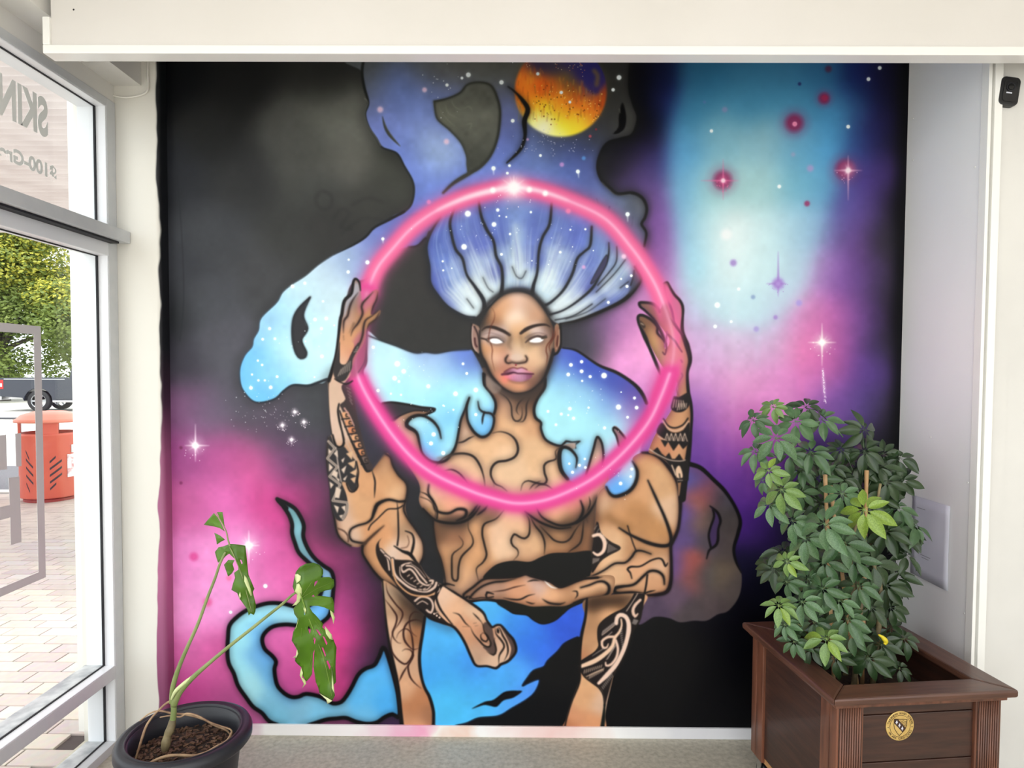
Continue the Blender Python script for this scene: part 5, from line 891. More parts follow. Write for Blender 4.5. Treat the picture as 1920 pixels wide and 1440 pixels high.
def glass_text(txt, z, yr, size, par, name, m, xs=1):
    cu = bpy.data.curves.new('t', 'FONT'); cu.body = txt; cu.size = size; cu.extrude = .0004; cu.offset = .004*size/.1
    to = bpy.data.objects.new('t', cu); SC.collection.objects.link(to); bpy.context.view_layer.update()
    dg = bpy.context.evaluated_depsgraph_get(); me = bpy.data.meshes.new_from_object(to.evaluated_get(dg)); bpy.data.objects.remove(to)
    me.materials.clear(); me.materials.append(m)
    o = bpy.data.objects.new(name, me); link(o, par)
    for v in me.vertices:
        x, y, zz_ = v.co; v.co = Vector((XV+zz_, yr-x*xs, z+y))-Vector(win.location)
    return o
p = atx(90, 256, XV); glass_text('SKIN', p.z, p.y, .17, panes[0], 'vinyl_word', M['vinylw'], .58)
p = atx(106, 338, XV); glass_text('$100-Gre', p.z, p.y, .062, panes[0], 'vinyl_word', M['vinylw'])
for ob in list(win.children):                                      # vinyl sits on the panes as their parts
    pass

# ---------------------------------------------------------------- outside
gm = mat('outdoor_concrete', (215, 212, 206), .8, (196, 192, 186), 3, bump=.1, bscale=40)
structure(MB().box((-90, -1.6, -.10), (-1.66, 120, -.032)).box((-90, -60, -.10), (90, -1.6, -.032)).box((6, -1.6, -.10), (90, 120, -.032)).build('ground', gm), 'pale concrete ground outside the window', 'ground')
gr_ = bpy.data.objects['ground']
ap = MB().box((-14, 7.75, -.032), (-5.3, 9.9, -.02)); structure(ap.build('asphalt_bay', mat('asphalt', (112, 112, 116), .85, (90, 90, 94), 60, bump=.4, bscale=120)), 'dark grey asphalt bay left of the red bin', 'road')
structure(MB().box((-14, 7.60, -.032), (-5.2, 7.76, .015)).build('kerb', gm, bevel=.01), 'pale kerb stone edging the asphalt bay', 'kerb')
structure(MB().box((-90, 19.3, -.032), (20, 19.7, .0)).build('truck_shade', mat('shade_strip', (60, 60, 66), .8)), 'thin dark strip painted for the shade under the truck', 'road')  # dark strip painted in place of the shade under the truck
# brick paving
pav = empty('brick_paving', (-1.75, 2.4, -.03)); structure(pav, 'running bond brick paving in pale pink and cream outside the window', 'paving')
bl, bd = .2145, .1065
bk = MB().box((-bl/2+.003, -bd/2+.003, 0), (bl/2-.003, bd/2-.003, .03)).mesh('brick', None, bevel=.003)
bm1 = rnd_mat('paver_clay', [(186, 172, 166), (196, 184, 175), (206, 194, 180), (190, 177, 173), (202, 194, 189), (184, 170, 169), (198, 186, 177)], .75, bump=.25, bscale=60); bk.materials.append(bm1)
sand = mat('joint_sand', (70, 60, 60), .95); MB().box((-8, -1.4, .001), (.085, 5.35, .020)).build('joint_bed', sand, pav)
far = MB(); cnt = 0; random.seed(3)
for r in range(60):
    y = 1.75+r*bd
    xmax = -1.675
    for c in range(26):
        x = xmax-.02-bl/2-c*bl+(bl/2 if r % 2 else 0)
        if x+bl/2 > xmax: 
            continue
        pxl = 968+F*x/y
        if y > 7.6 or x < -7: continue
        dz = random.uniform(-.0012, .0012)
        if -190 < pxl+bl*F/y/2 and y < 5.6 and cnt < 300 and y > 2.1:
            o = link(bpy.data.objects.new('brick', bk), pav); o.location = (x+1.75, y-2.4, dz); cnt += 1
        elif y > 1.8 and pxl > -1500:
            far.box((x+1.75-bl/2+.003, y-2.4-bd/2+.003, dz), (x+1.75+bl/2-.003, y-2.4+bd/2-.003, .03+dz))
o = far.build('brick_field', mat('paver_clay_field', (180, 166, 158), .75, (196, 182, 170), 5, bump=.2), pav); o['kind'] = 'stuff'
for (sx_) in (0,):
    eb = MB()
    for r in range(60):
        y = 1.75+r*bd
        if r % 2 == 0 and y < 7.6: pass
# veranda soffit
sf = MB(); nx = 2; ys = np.arange(2.9, 6.4, .0135)
for i, y in enumerate(ys):
    z = 2.98+.013*math.sin(2*math.pi*y/.10)
    sf.v += [(-9, y, z), (-1.76, y, z)]
for i in range(len(ys)-1): sf.f.append((2*i, 2*i+1, 2*i+3, 2*i+2))
sfm = mat('veranda_iron', (226, 216, 212), .6, (212, 200, 196), 3)
so = sf.build('veranda_roof', sfm, smooth=True); so.modifiers.new('s', 'SOLIDIFY').thickness = .002
structure(so, 'corrugated pinkish veranda soffit seen through the top pane', 'roof')
structure(MB().box((-9, 6.38, 2.86), (-1.76, 6.46, 3.03)).build('veranda_beam', mat('veranda_paint', (226, 206, 204), .5), bevel=.005), 'pale pink edge beam of the veranda roof', 'beam')
ob_ = MB().box((-9, 2.7, 2.93), (-1.76, 2.9, 3.05)); structure(ob_.build('veranda_rafter', mat('veranda_white', (232, 228, 226), .5), bevel=.005), 'white rafter nearest the glass under the veranda', 'beam')

# ---------------------------------------------------------------- red litter bin
red = mat('coral_red_paint', (216, 104, 80), .4, (208, 96, 74), 6)
D = 7.3; bc = aty(96, 930, D); bx = bc.x
bin_ = empty('litter_bin', (bx, D, -.032)); tag(bin_, 'coral red round litter bin standing on the brick paving', 'bin')
def pt(name, mb, m, par, **k): return mb.build(name, m, par, **k)
pt('base_ring', MB().lathe([(.25, 0), (.26, .01), (.26, .06), (.24, .07)], 36, capb=True, capt=True), mat('bin_base', (150, 52, 40), .5), bin_)
pt('body', MB().lathe([(.0, .075), (.285, .075), (.292, .09), (.292, .76), (.30, .775), (.30, .80), (.28, .805), (.27, .76), (.27, .12), (0, .12)], 44), red, bin_, smooth=True)
pt('lid', MB().lathe([(.30, .92), (.335, .925), (.335, .955), (.31, .965), (.27, 1.005), (.16, 1.04), (0, 1.05)], 44, capb=True), mat('coral_lid', (230, 138, 114), .4), bin_, smooth=True)
for a in (35, 125, 215, 305):
    an = math.radians(a); c, s = math.cos(an), math.sin(an); Mx = Matrix.Rotation(an, 4, 'Z')
    pt('post', MB().box((.262, -.085, .79), (.292, .085, .93), Mx), red, bin_, bevel=.01)
slot = mat('dark_slots', (52, 44, 46), .6)
def patch(mb, a0, z0, a1, z1, h, r=.2935):
    v = []; n_ = 6
    for k in range(n_+1):
        a = a0+(a1-a0)*k/n_; z = z0+(z1-z0)*k/n_
        for rr in (r-.004, r): v += [(rr*math.cos(a), rr*math.sin(a), z), (rr*math.cos(a), rr*math.sin(a), z+h)]
    f = []
    for k in range(n_):
        b = k*4; f += [(b+2, b+6, b+7, b+3), (b, b+1, b+5, b+4), (b+1, b+3, b+7, b+5), (b, b+4, b+6, b+2)]
    mb.add(v, f)
fa = math.atan2(-D, -bx)                     # direction from the bin towards the room
for k in range(5):
    for side, ln in ((1, .28), (-1, .2)):
        mb = MB(); ac = fa+(.12 if side > 0 else -.75)
        L = ln*(.5 if k in (0, 4) else 1)
        if side > 0: patch(mb, ac-.15, .50-k*.075-.03, ac-.15+L*1.4, .50-k*.075+.06*L/.28, .026)
        else: patch(mb, ac-.1, .60-k*.09, ac-.1+L*1.4, .60-k*.09-.09, .024)
        pt('vent_slot', mb, slot, bin_)
nt_ = MB(); patch(nt_, fa+.55, .30, fa+1.05, .30, .26, .297); o = pt('notice', nt_, mat('notice_paper', (235, 228, 226), .6, (215, 150, 150), 14, lo=.5, hi=.6), bin_); o['label'] = 'white notice taped to the bin'
nt_ = MB(); patch(nt_, fa+.72, .575, fa+.98, .575, .09, .297); o = pt('notice', nt_, mat('notice_paper_grey', (236, 236, 232), .6, (130, 150, 130), 30, lo=.55, hi=.6), bin_); o['label'] = 'small striped label above the notice'

# ---------------------------------------------------------------- pickup truck
navy = mat('navy_car_paint', (34, 40, 54), .18, coat=.6); dark = mat('dark_tyre', (30, 30, 33), .7); tglass = mat('car_glass', (44, 52, 60), .08, spec=.8)
DT = 23.0; wc = aty(72, 756, DT)
tk = empty('pickup_truck', (wc.x, DT, -.032), math.radians(9)); tag(tk, 'dark navy pickup truck parked behind the red bin', 'truck')
def side(pts, y0, y1): return MB().prism(pts, y0, y1, Matrix(((1, 0, 0, 0), (0, 0, 1, 0), (0, 1, 0, 0), (0, 0, 0, 1))))
arc = [(.47*math.cos(a), .38+.47*math.sin(a)) for a in np.linspace(math.pi, 0, 9)]
arc2 = [(3.1+.47*math.cos(a), .38+.47*math.sin(a)) for a in np.linspace(math.pi, 0, 9)]
body = [(-1.25, .55), (-.52, .50)]+arc+[(.52, .42), (2.58, .42)]+arc2+[(3.62, .5), (3.95, .55), (3.98, .95), (3.8, 1.08), (2.75, 1.18), (1.0, 1.2), (.98, 1.24), (-1.25, 1.22)]
pt('body', side(body, -.02, 1.75), navy, tk, bevel=.03)
pt('cab', side([(.98, 1.15), (1.1, 1.78), (2.1, 1.8), (2.8, 1.16)], .08, 1.66), navy, tk, bevel=.05)
pt('side_window', side([(1.14, 1.24), (1.22, 1.68), (2.05, 1.70), (2.55, 1.24)], .06, .085), tglass, tk); pt('rear_bumper', MB().box((-1.42, .05, .42), (-1.22, 1.7, .66)), M['chrome'], tk, bevel=.02)
tl = pt('tail_light', MB().box((-1.27, -.03, .82), (-1.12, .12, 1.14)), mat('red_lens', (205, 40, 40), .2), tk, bevel=.01); pt('reversing_lens', MB().box((-1.275, -.035, .90), (-1.16, .1, 1.02)), mat('clear_lens', (236, 226, 226), .2), tl)
pt('side_step', MB().tube([(.55, -.12, .38), (2.6, -.12, .38)], .045, 10), M['chrome'], tk); pt('waist_trim', MB().box((-1.1, -.03, 1.16), (.9, -.015, 1.19)), M['chrome'], tk)
pt('door_handle', MB().box((1.75, -.045, 1.0), (1.95, -.015, 1.03)), M['chrome'], tk); pt('number_plate', MB().box((-1.435, .7, .48), (-1.42, 1.06, .6)), M['frame'], tk)
for x, y in ((0, 0), (3.1, 0), (0, 1.55), (3.1, 1.55)):
    s_ = -1 if y == 0 else 1
    Mx = Matrix.Translation((x, y+.12 if y == 0 else y, .385)) @ Matrix.Rotation(math.pi/2, 4, 'X')
    wb = MB().lathe([(.25, -.12), (.36, -.12), (.385, -.08), (.385, .08), (.36, .12), (.25, .12)], 32); wb.v = [Mx @ Vector(v) for v in wb.v]; wh = pt('wheel', wb, dark, tk, smooth=True)
    rb = MB().lathe([(.26, .04), (.24, .04), (.235, .11), (.25, .118), (.26, .1)], 28)
    for k in range(6):
        a = k*math.pi/3; rb.box((.03, -.028, .07), (.245, .028, .1), Matrix.Rotation(a, 4, 'Z'))
    rb.lathe([(.0, .105), (.06, .1), (.06, .06)], 12); rb.v = [Mx @ Vector(v) for v in rb.v]
    pt('alloy_rim', rb, mat('alloy', (170, 172, 176), .3, metal=.7), wh)

# ---------------------------------------------------------------- tree
tr0 = aty(60, 560, 31)
tree = empty('tree', (tr0.x-1.5, 31, -.03)); tag(tree, 'broad green and yellow tree seen through the left window', 'tree')
bark = mat('grey_bark', (92, 84, 76), .9, (70, 62, 56), 20)
rn = random.Random(5); tb = MB(); tb.tube([(0, 0, 0), (.1, 0, 1.4), (-.1, .1, 2.6)], [.3, .24, .2], 9); pt('trunk', tb, bark, tree, smooth=True)
blobs = []
for k in range(40):
    a = rn.uniform(0, 6.28); u = rn.uniform(.2, 1); x = math.cos(a)*4.8*u; y = math.sin(a)*3.6*u; z = rn.uniform(1.4, 8.4)
    s = max(.3, 1-((z-4.6)/4.8)**2); x *= s; y *= s; blobs.append((x, y, z, rn.uniform(1.1, 1.9)))
    if k < 12: pt('branch', MB().tube(smooth_curve([(-.1, .1, 2.2+rn.random()*.4), (x*.4, y*.4, 2.8+(z-2.8)*.4), (x, y, z)], 4), [.12-.0095*i for i in range(9)], 6), bark, tree)
def foliage(name, m, cnt, sel, seed, pale=0):
    rn = random.Random(seed); mb = MB(); B = [b for b in blobs if sel(b)] or blobs
    for i in range(cnt):
        x, y, z, r = B[rn.randrange(len(B))]
        d = Vector((rn.gauss(0, 1), rn.gauss(0, 1), rn.gauss(0, 1))).normalized()*r*rn.uniform(.55, 1.05); d.z *= .72
        c = Vector((x, y, z))+d; a = Vector((rn.gauss(0, 1), rn.gauss(0, 1), rn.gauss(0, .5))).normalized(); b = a.cross(d.normalized()+Vector((0, 0, .6))).normalized(); s = rn.uniform(.06, .12)
        mb.add([c-a*s, c+b*s*.6, c+a*s, c-b*s*.6], [(0, 1, 2, 3)])
    o = mb.build(name, m, tree); o['kind'] = 'stuff'; return o
def tl_mat(nm, c1, c2):
    m = mat(nm, c1, .6, c2, 1.2); n = m.node_tree; b = n.nodes['Principled BSDF']; t = n.nodes.new('ShaderNodeBsdfTranslucent'); x = n.nodes.new('ShaderNodeMixShader'); x.inputs[0].default_value = .35
    src = b.inputs['Base Color'].links[0].from_socket; n.links.new(src, t.inputs[0]); n.links.new(b.outputs[0], x.inputs[1]); n.links.new(t.outputs[0], x.inputs[2]); n.links.new(x.outputs[0], n.nodes['Material Output'].inputs[0]); return m
foliage('green_foliage', tl_mat('tree_leaf_green', (96, 116, 50), (134, 148, 74)), 44000, lambda b: True, 1)
foliage('yellow_foliage', tl_mat('tree_leaf_yellow', (206, 198, 80), (176, 180, 76)), 22000, lambda b: b[2] > 4.8, 2)

# ---------------------------------------------------------------- monstera in a black pot
PC = Vector((-1.055, 2.005, 0)); PR = .200; PH = .33
pot = empty('plant_pot', PC); tag(pot, 'round black plastic pot holding the monstera, bottom left', 'pot')
pt('pot_body', MB().lathe([(0, 0), (.128, 0), (.135, .008), (PR-.034, PH-.05), (PR-.032, PH-.008), (PR-.040, PH-.01), (PR-.045, PH-.06), (.12, .05), (0, .04)], 64), M['pot'], pot, smooth=True)
pt('rim', MB().lathe([(PR-.036, PH-.012), (PR-.035, PH-.001), (PR-.030, PH), (PR-.028, PH-.004), (PR-.02, PH+.002), (PR-.006, PH-.004), (PR, PH-.016), (PR, PH-.034), (PR-.006, PH-.042), (PR-.032, PH-.044)], 72), M['pot'], pot, smooth=True)
gsz = 46; sb_ = MB(); sv = {}
for i in range(gsz):
    for j in range(gsz):
        x = (i/(gsz-1)-.5)*2*(PR-.038); y = (j/(gsz-1)-.5)*2*(PR-.038)
        if x*x+y*y < (PR-.036)**2:
            sv[i, j] = len(sb_.v); sb_.v.append((x, y, PH-.055+mnoise.noise(Vector((x*40, y*40, 0)))*.007+mnoise.noise(Vector((x*120, y*120, 0)))*.004-.02*(x*x+y*y)/.03))
for (i, j) in sv:
    if all(k in sv for k in ((i+1, j), (i+1, j+1), (i, j+1))): sb_.f.append((sv[i, j], sv[i+1, j], sv[i+1, j+1], sv[i, j+1]))
so = pt('potting_mix', sb_, M['soil'], pot, smooth=True)
rn = random.Random(9); ch = MB()
for i in range(420):
    a = rn.uniform(0, 6.28); r = (PR-.042)*math.sqrt(rn.random()); s = rn.uniform(.002, .006)
    ch.box((-s*1.5, -s*.6, -s*.4), (s*1.5, s*.6, s*.4), Matrix.Translation((r*math.cos(a), r*math.sin(a), PH-.052-.02*r*r/.03+rn.uniform(-.002, .004))) @ Matrix.Rotation(rn.uniform(0, 6), 4, 'Z') @ Matrix.Rotation(rn.uniform(-.6, .6), 4, 'X'))
o = pt('bark_chips', ch, mat('bark_chip', (66, 42, 30), .75, (104, 76, 56), 30), pot); o['kind'] = 'stuff'

YM = 2.0
mon = empty('monstera', aty(312, 1405, YM)); tag(mon, 'sparse monstera with two drooping split variegated leaves', 'plant')
mo = Vector(mon.location)
def mp(name, mb, m, par=None, **k):
    mb.v = [tuple(Vector(v)-mo) for v in mb.v]; return mb.build(name, m, par or mon, **k)
def cu(t, Y, n=7):
    P = [tuple(float(v) for v in p.split(',')) for p in t.split()]
    ys_ = np.linspace(Y[0], Y[1], len(P)) if isinstance(Y, tuple) else [Y]*len(P)
    return smooth_curve([aty(P[i][0], P[i][1], ys_[i]) for i in range(len(P))], n)
def rad(n_, *r): return list(np.interp(np.linspace(0, 1, n_), np.linspace(0, 1, len(r)), r))
c = cu('309,1412 311,1396 314,1380 320,1366 324,1350', (1.975, 2.0)); b_ = MB().tube(c, rad(len(c), .006, .013, .0145, .011, .0135, .012, .010), 14); mp('woody_stem', b_, M['bulb'], smooth=True)
c = cu('323,1356 326,1335 325,1318 323,1300', 2.0); mp('green_stem', MB().tube(c, rad(len(c), .010, .0085, .009, .007), 12), M['stem'], smooth=True)
c = cu('322,1318 324,1290 334,1255 352,1212 371,1170 390,1118 403,1085 412,1058 423,1035', (2.0, 1.97)); mp('petiole', MB().tube(c, rad(len(c), .008, .0075, .006, .005, .0045, .004, .0035), 10), M['stem'], smooth=True)
c = cu('326,1322 338,1297 362,1270 396,1240 432,1210 470,1180 505,1152 530,1132 545,1118 553,1112', (2.0, 1.90)); mp('petiole', MB().tube(c, rad(len(c), .0105, .0085, .006, .005, .0045, .004, .0035), 10), M['stem'], smooth=True)
c = cu('321,1312 330,1295 350,1277 368,1262', (1.985, 1.975)); o = mp('leaf_sheath', MB().tube(c, rad(len(c), .002, .006, .0055, .001), 8), M['mpale'], smooth=True); o['label'] = 'pale cream sheath at the fork of the stems'
for t, Y, r in (('322,1313 310,1320 298,1331 285,1345 274,1362 266,1385 259,1408 252,1430', (2.0, 1.93), (.004, .003, .004, .003)),
                ('262,1352 280,1338 300,1333 325,1338 350,1340 380,1348 402,1360 425,1370 437,1385', (2.02, 2.05), (.002, .003, .0035, .003, .002)),
                ('300,1345 318,1342 338,1344 350,1338 370,1342 395,1355 415,1362 434,1370 430,1388', (2.0, 2.03), (.002, .003, .003, .002)),
                ('272,1436 290,1426 312,1418 335,1416 362,1417 385,1411 404,1400 425,1388 434,1372', (1.86, 1.98), (.004, .0045, .0045, .003, .002))):
    c = cu(t, Y); mp('aerial_root', MB().tube(c, rad(len(c), *r), 8), M['root'], smooth=True)

def leaf_sheet(outline, holes, depth, spacing=7, M_=None):
    """leaf blade : outline (photo grid) laid out as a real sheet; depth(px,py) gives the distance of the folded blade"""
    out = [Vector(p) for p in outline]; hs = [[Vector(p) for p in h] for h in holes]
    vs = list(out); ed = [(i, (i+1) % len(out)) for i in range(len(out))]
    for h in hs:
        b = len(vs); vs += h; ed += [(b+i, b+(i+1) % len(h)) for i in range(len(h))]
    def inside(p, poly):
        c = False; j = len(poly)-1
        for i in range(len(poly)):
            if (poly[i].y > p.y) != (poly[j].y > p.y) and p.x < (poly[j].x-poly[i].x)*(p.y-poly[i].y)/(poly[j].y-poly[i].y)+poly[i].x: c = not c
            j = i
        return c
    xs = [p.x for p in out]; ys = [p.y for p in out]
    x = min(xs)
    while x < max(xs):
        y = min(ys)
        while y < max(ys):
            p = Vector((x, y))
            if inside(p, out) and not any(inside(p, h) for h in hs) and min((p-v).length for v in vs[:len(out)]) > spacing*.4: vs.append(p)
            y += spacing
        x += spacing
    v2, e2, f2, _, _, _ = geometry.delaunay_2d_cdt(vs, ed, [], 1, 1e-5)
    fs = []
    for f in f2:
        c = sum((v2[i] for i in f), Vector((0, 0)))/len(f)
        if inside(c, out) and not any(inside(c, h) for h in hs): fs.append(tuple(f))
    mb = MB(); mb.v = [tuple(aty(p.x, p.y, depth(p.x, p.y))) for p in v2]; mb.f = fs
    return mb
def S(t): return [tuple(float(v) for v in p.split(',')) for p in t.split()]
def leafobj(name, mb, m, par):
    o = mp(name, mb, m, par, smooth=True); so = o.modifiers.new('t', 'SOLIDIFY'); so.thickness = .0009; so.offset = 0; return o
# hanging leaf
rib = [(563, 1112), (572, 1140), (585, 1175), (600, 1215), (612, 1255), (622, 1305)]
def dep2(px, py):
    rx_ = np.interp(py, [p[1] for p in rib], [p[0] for p in rib]); d = abs(px-rx_)
    return 1.90+.0011*d+.00018*(py-1100)*(1 if py > 1100 else .5)+.006*math.sin(py*.11+px*.05)
L2 = S('565,1120 553,1112 549,1100 551,1088 555,1072 562,1063 573,1057 588,1055 599,1059 606,1068 606,1076 601,1083 609,1082 618,1082 626,1087 627,1098 622,1105 611,1107 600,1111 594,1117 608,1118 623,1120 626,1130 627,1150 619,1144 608,1139 596,1136 580,1136 585,1146 596,1158 606,1170 604,1176 616,1186 625,1199 631,1214 630,1228 629,1251 630,1279 625,1285 628,1304 623,1314 611,1307 599,1299 597,1290 592,1278 588,1250 589,1230 590,1217 587,1225 586,1245 585,1264 580,1272 574,1278 567,1266 565,1251 558,1245 553,1239 557,1218 552,1209 547,1201 550,1184 556,1172 558,1160 552,1151 550,1141 557,1133')
H2 = [S('580,1138 586,1148 596,1157 594,1150 590,1142'), S('589,1100 595,1092 596,1088 590,1091'), S('584,1118 590,1119 588,1115'), S('577,1178 581,1190 583,1180 579,1173'), S('592,1180 600,1192 602,1190 596,1181'), S('605,1193 612,1210 614,1206 608,1194'), S('569,1141 571,1154 573,1150 571,1140'), S('587,1198 590,1209 592,1199 589,1193'), S('603,1214 610,1232 611,1228 606,1214'), S('612,1240 618,1256 620,1250 615,1238')]
lf2 = leafobj('leaf', leaf_sheet(L2, H2, dep2, 6), M['mleaf'], mon)
mp('midrib', MB().tube([aty(x, y, dep2(x, y)-.002) for x, y in smooth2(rib)], .0016, 6), M['stem'], lf2, smooth=True) if False else None
for a, b in ((rib, None),):
    c = smooth_curve([aty(x, y, dep2(x, y)-.0015) for x, y in a], 5); mp('midrib', MB().tube(c, rad(len(c), .002, .0012, .0006), 6), mat('leaf_rib', (120, 148, 60), .5), lf2, smooth=True)
for t in ('566,1118 580,1098 600,1066', '567,1121 590,1106 622,1092', '568,1125 595,1124 624,1130', '575,1148 592,1166 612,1196', '568,1135 566,1180 562,1230', '590,1190 584,1230 576,1270', '598,1210 612,1245 622,1270'):
    c = smooth_curve([aty(x, y, dep2(x, y)-.0012) for x, y in S(t)], 5); mp('leaf_vein', MB().tube(c, rad(len(c), .0011, .0004), 5), mat('leaf_vein_green', (104, 134, 46), .5), lf2, smooth=True)
for t in ('553,1077 558,1076 564,1080 563,1088 556,1094 554,1086', '556,1095 561,1094 566,1104 566,1114 562,1128 556,1134 548,1136 556,1126 557,1114 552,1112 555,1102', '619,1144 624,1148 628,1158 625,1170 623,1160 620,1152', '609,1174 616,1182 622,1190 624,1200 618,1198 611,1188', '557,1218 559,1226 556,1233 549,1233 555,1229', '565,1252 568,1262 566,1270 572,1276 574,1282 566,1291 570,1282 562,1266', '622,1250 626,1288 627,1300 622,1290', '599,1300 611,1307 623,1314 614,1320 612,1312', '553,1182 558,1166 560,1160 556,1176 549,1188', '571,1134 574,1144 572,1152 569,1142'):
    leafobj('pale_edge', leaf_sheet(S(t), [], lambda x, y: dep2(x, y)-.003, 5), M['mpale'], lf2)
# furled upright leaf
def dep1(px, py): return 1.96+.0009*abs(px-438-.18*(py-1040))+.004*math.sin(py*.13)
lf1 = leafobj('leaf', leaf_sheet(S('430,1020 436,1020 448,1021 460,1023 462,1040 465,1070 466,1078 472,1092 477,1104 474,1110 480,1134 479,1146 476,1153 470,1150 466,1154 464,1143 456,1132 449,1122 445,1112 434,1106 437,1094 441,1083 439,1074 447,1068 446,1058 443,1050 436,1044 430,1038 424,1042 416,1050 409,1055 406,1046 403,1035 410,1026 420,1024'), [S('452,1049 455,1056 453,1058 450,1050')], dep1, 6), M['mleaf'], mon)
for t in ('382,984 392,972 401,962 408,970 415,982 421,996 412,990 400,987', '407,960 417,960 419,972 421,988 414,976', '402,999 412,1004 422,1012 414,1016 407,1021 405,1010', '440,1050 436,1058 439,1068 434,1076 428,1081 424,1070 420,1059 428,1050'):
    leafobj('leaf_lobe', leaf_sheet(S(t), [], dep1, 6), M['mleaf'], lf1)
for t in ('458,1078 463,1084 470,1104 473,1116 470,1118 464,1104 458,1090', '450,1110 452,1118 449,1124 448,1116'):
    leafobj('pale_streak', leaf_sheet(S(t), [], lambda x, y: dep1(x, y)-.003, 5), M['mpale'], lf1)
c = cu('431,1024 427,1010 424,996 416,980 405,962', (1.955, 1.955)); mp('midrib', MB().tube(c, rad(len(c), .0028, .002, .0008), 7), M['stem'], lf1, smooth=True)
c = smooth_curve([aty(x, y, dep1(x, y)-.0015) for x, y in S('431,1026 440,1045 452,1075 462,1110 472,1148')], 5); mp('midrib', MB().tube(c, rad(len(c), .002, .001), 6), M['stem'], lf1, smooth=True)

# ---------------------------------------------------------------- timber planter
ZR = .567
c4 = [atz(1393.5, 1161.6, ZR), atz(1564, 1312, ZR), atz(1905, 1290, ZR), atz(1684, 1157, ZR)]
fl = c4[1]; ang = math.atan2(c4[2].y-c4[1].y, c4[2].x-c4[1].x)*.5+math.atan2(-(c4[0].x-c4[1].x), c4[0].y-c4[1].y)*.5
WR = ((c4[2]-c4[1]).length+(c4[3]-c4[0]).length)/2; LR = ((c4[0]-c4[1]).length+(c4[3]-c4[2]).length)/2
WR = min(WR, .57); print('planter', WR, LR, math.degrees(ang), [tuple(round(v, 3) for v in p) for p in c4])
pln = empty('wooden_planter', (fl.x, fl.y, 0), ang); tag(pln, 'dark-stained square timber planter on castors holding the umbrella plant', 'planter')
rt = .022; rw = .082
def rail(name, pts, m): pt(name, MB().prism(pts, ZR-rt, ZR), m, pln, bevel=.006)
rail('rim_board', [(0, 0), (WR, 0), (WR-rw, rw), (rw, rw)], M['woodh']); rail('rim_board', [(0, LR), (rw, LR-rw), (WR-rw, LR-rw), (WR, LR)], M['woodh'])
rail('rim_board', [(0, 0), (rw, rw), (rw, LR-rw), (0, LR)], M['woody']); rail('rim_board', [(WR, 0), (WR, LR), (WR-rw, LR-rw), (WR-rw, rw)], M['woody'])
pt('rim_moulding', MB().box((.018, .018, ZR-rt-.016), (WR-.018, .034, ZR-rt)).box((.018, .034, ZR-rt-.016), (.034, LR-.018, ZR-rt)).box((WR-.034, .034, ZR-rt-.016), (WR-.018, LR-.018, ZR-rt)), M['wood'], pln, bevel=.003)
ov = .028; z0, z1 = .10, ZR-rt-.001; pw = .082; pd = .036
for ix in (0, 1):
    for iy in (0, 1):
        x0 = ov if ix == 0 else WR-ov-pw; y0 = ov if iy == 0 else LR-ov-pd
        po = pt('corner_post', MB().box((x0, y0, z0), (x0+pw, y0+pd, z1)), M['wood'], pln, bevel=.004)
        if iy == 0:
            nfl = 9
            pt('flute_shade', MB().box((x0+.006, y0-.0012, z0+.004), (x0+pw-.006, y0+.001, z1-.016)), M['panel'], po)  # darker strip put in for the shade between the flutes
            for k in range(nfl):
                xx = x0+.008+(pw-.016)*(k+.5)/nfl
                fm = MB().tube([(xx, y0-.0015, z0+.004), (xx, y0-.0015, z1-.018)], .0026, 6); pt('flute', fm, M['wood'], po, smooth=True)
        sd_ = MB().box((x0 if ix == 0 else x0+pw-.03, y0+(pd if iy == 0 else -.045), z0), ((x0+.03) if ix == 0 else x0+pw, y0+(pd+.045 if iy == 0 else 0), z1)); pt('post_return', sd_, M['wood'], po, bevel=.003)
bz = [z0+.018, z0+.115, z0+.256, ZR-rt-.048, ZR-rt-.002]
for k in range(4):
    za, zb2 = bz[k], bz[k+1]-.003
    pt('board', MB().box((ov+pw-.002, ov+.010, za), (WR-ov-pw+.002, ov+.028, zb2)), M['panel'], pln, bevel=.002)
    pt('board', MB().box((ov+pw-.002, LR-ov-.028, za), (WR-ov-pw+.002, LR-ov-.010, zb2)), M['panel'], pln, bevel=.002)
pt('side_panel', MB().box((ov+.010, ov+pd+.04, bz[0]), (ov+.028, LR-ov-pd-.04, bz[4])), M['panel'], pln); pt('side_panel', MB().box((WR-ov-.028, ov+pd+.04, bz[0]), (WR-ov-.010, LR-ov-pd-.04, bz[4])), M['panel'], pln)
pt('base_board', MB().box((ov+.012, ov+.012, z0-.004), (WR-ov-.012, LR-ov-.012, z0+.016)), M['rawwood'], pln)
ps = MB(); gs = 30
for i in range(gs):
    for j in range(gs):
        x = ov+.03+(WR-2*ov-.06)*i/(gs-1); y = ov+.03+(LR-2*ov-.06)*j/(gs-1); ps.v.append((x, y, ZR-.12+mnoise.noise(Vector((x*30, y*30, 1)))*.01))
for i in range(gs-1):
    for j in range(gs-1): ps.f.append((i*gs+j, (i+1)*gs+j, (i+1)*gs+j+1, i*gs+j+1))
pt('soil', ps, M['soil'], pln, smooth=True)
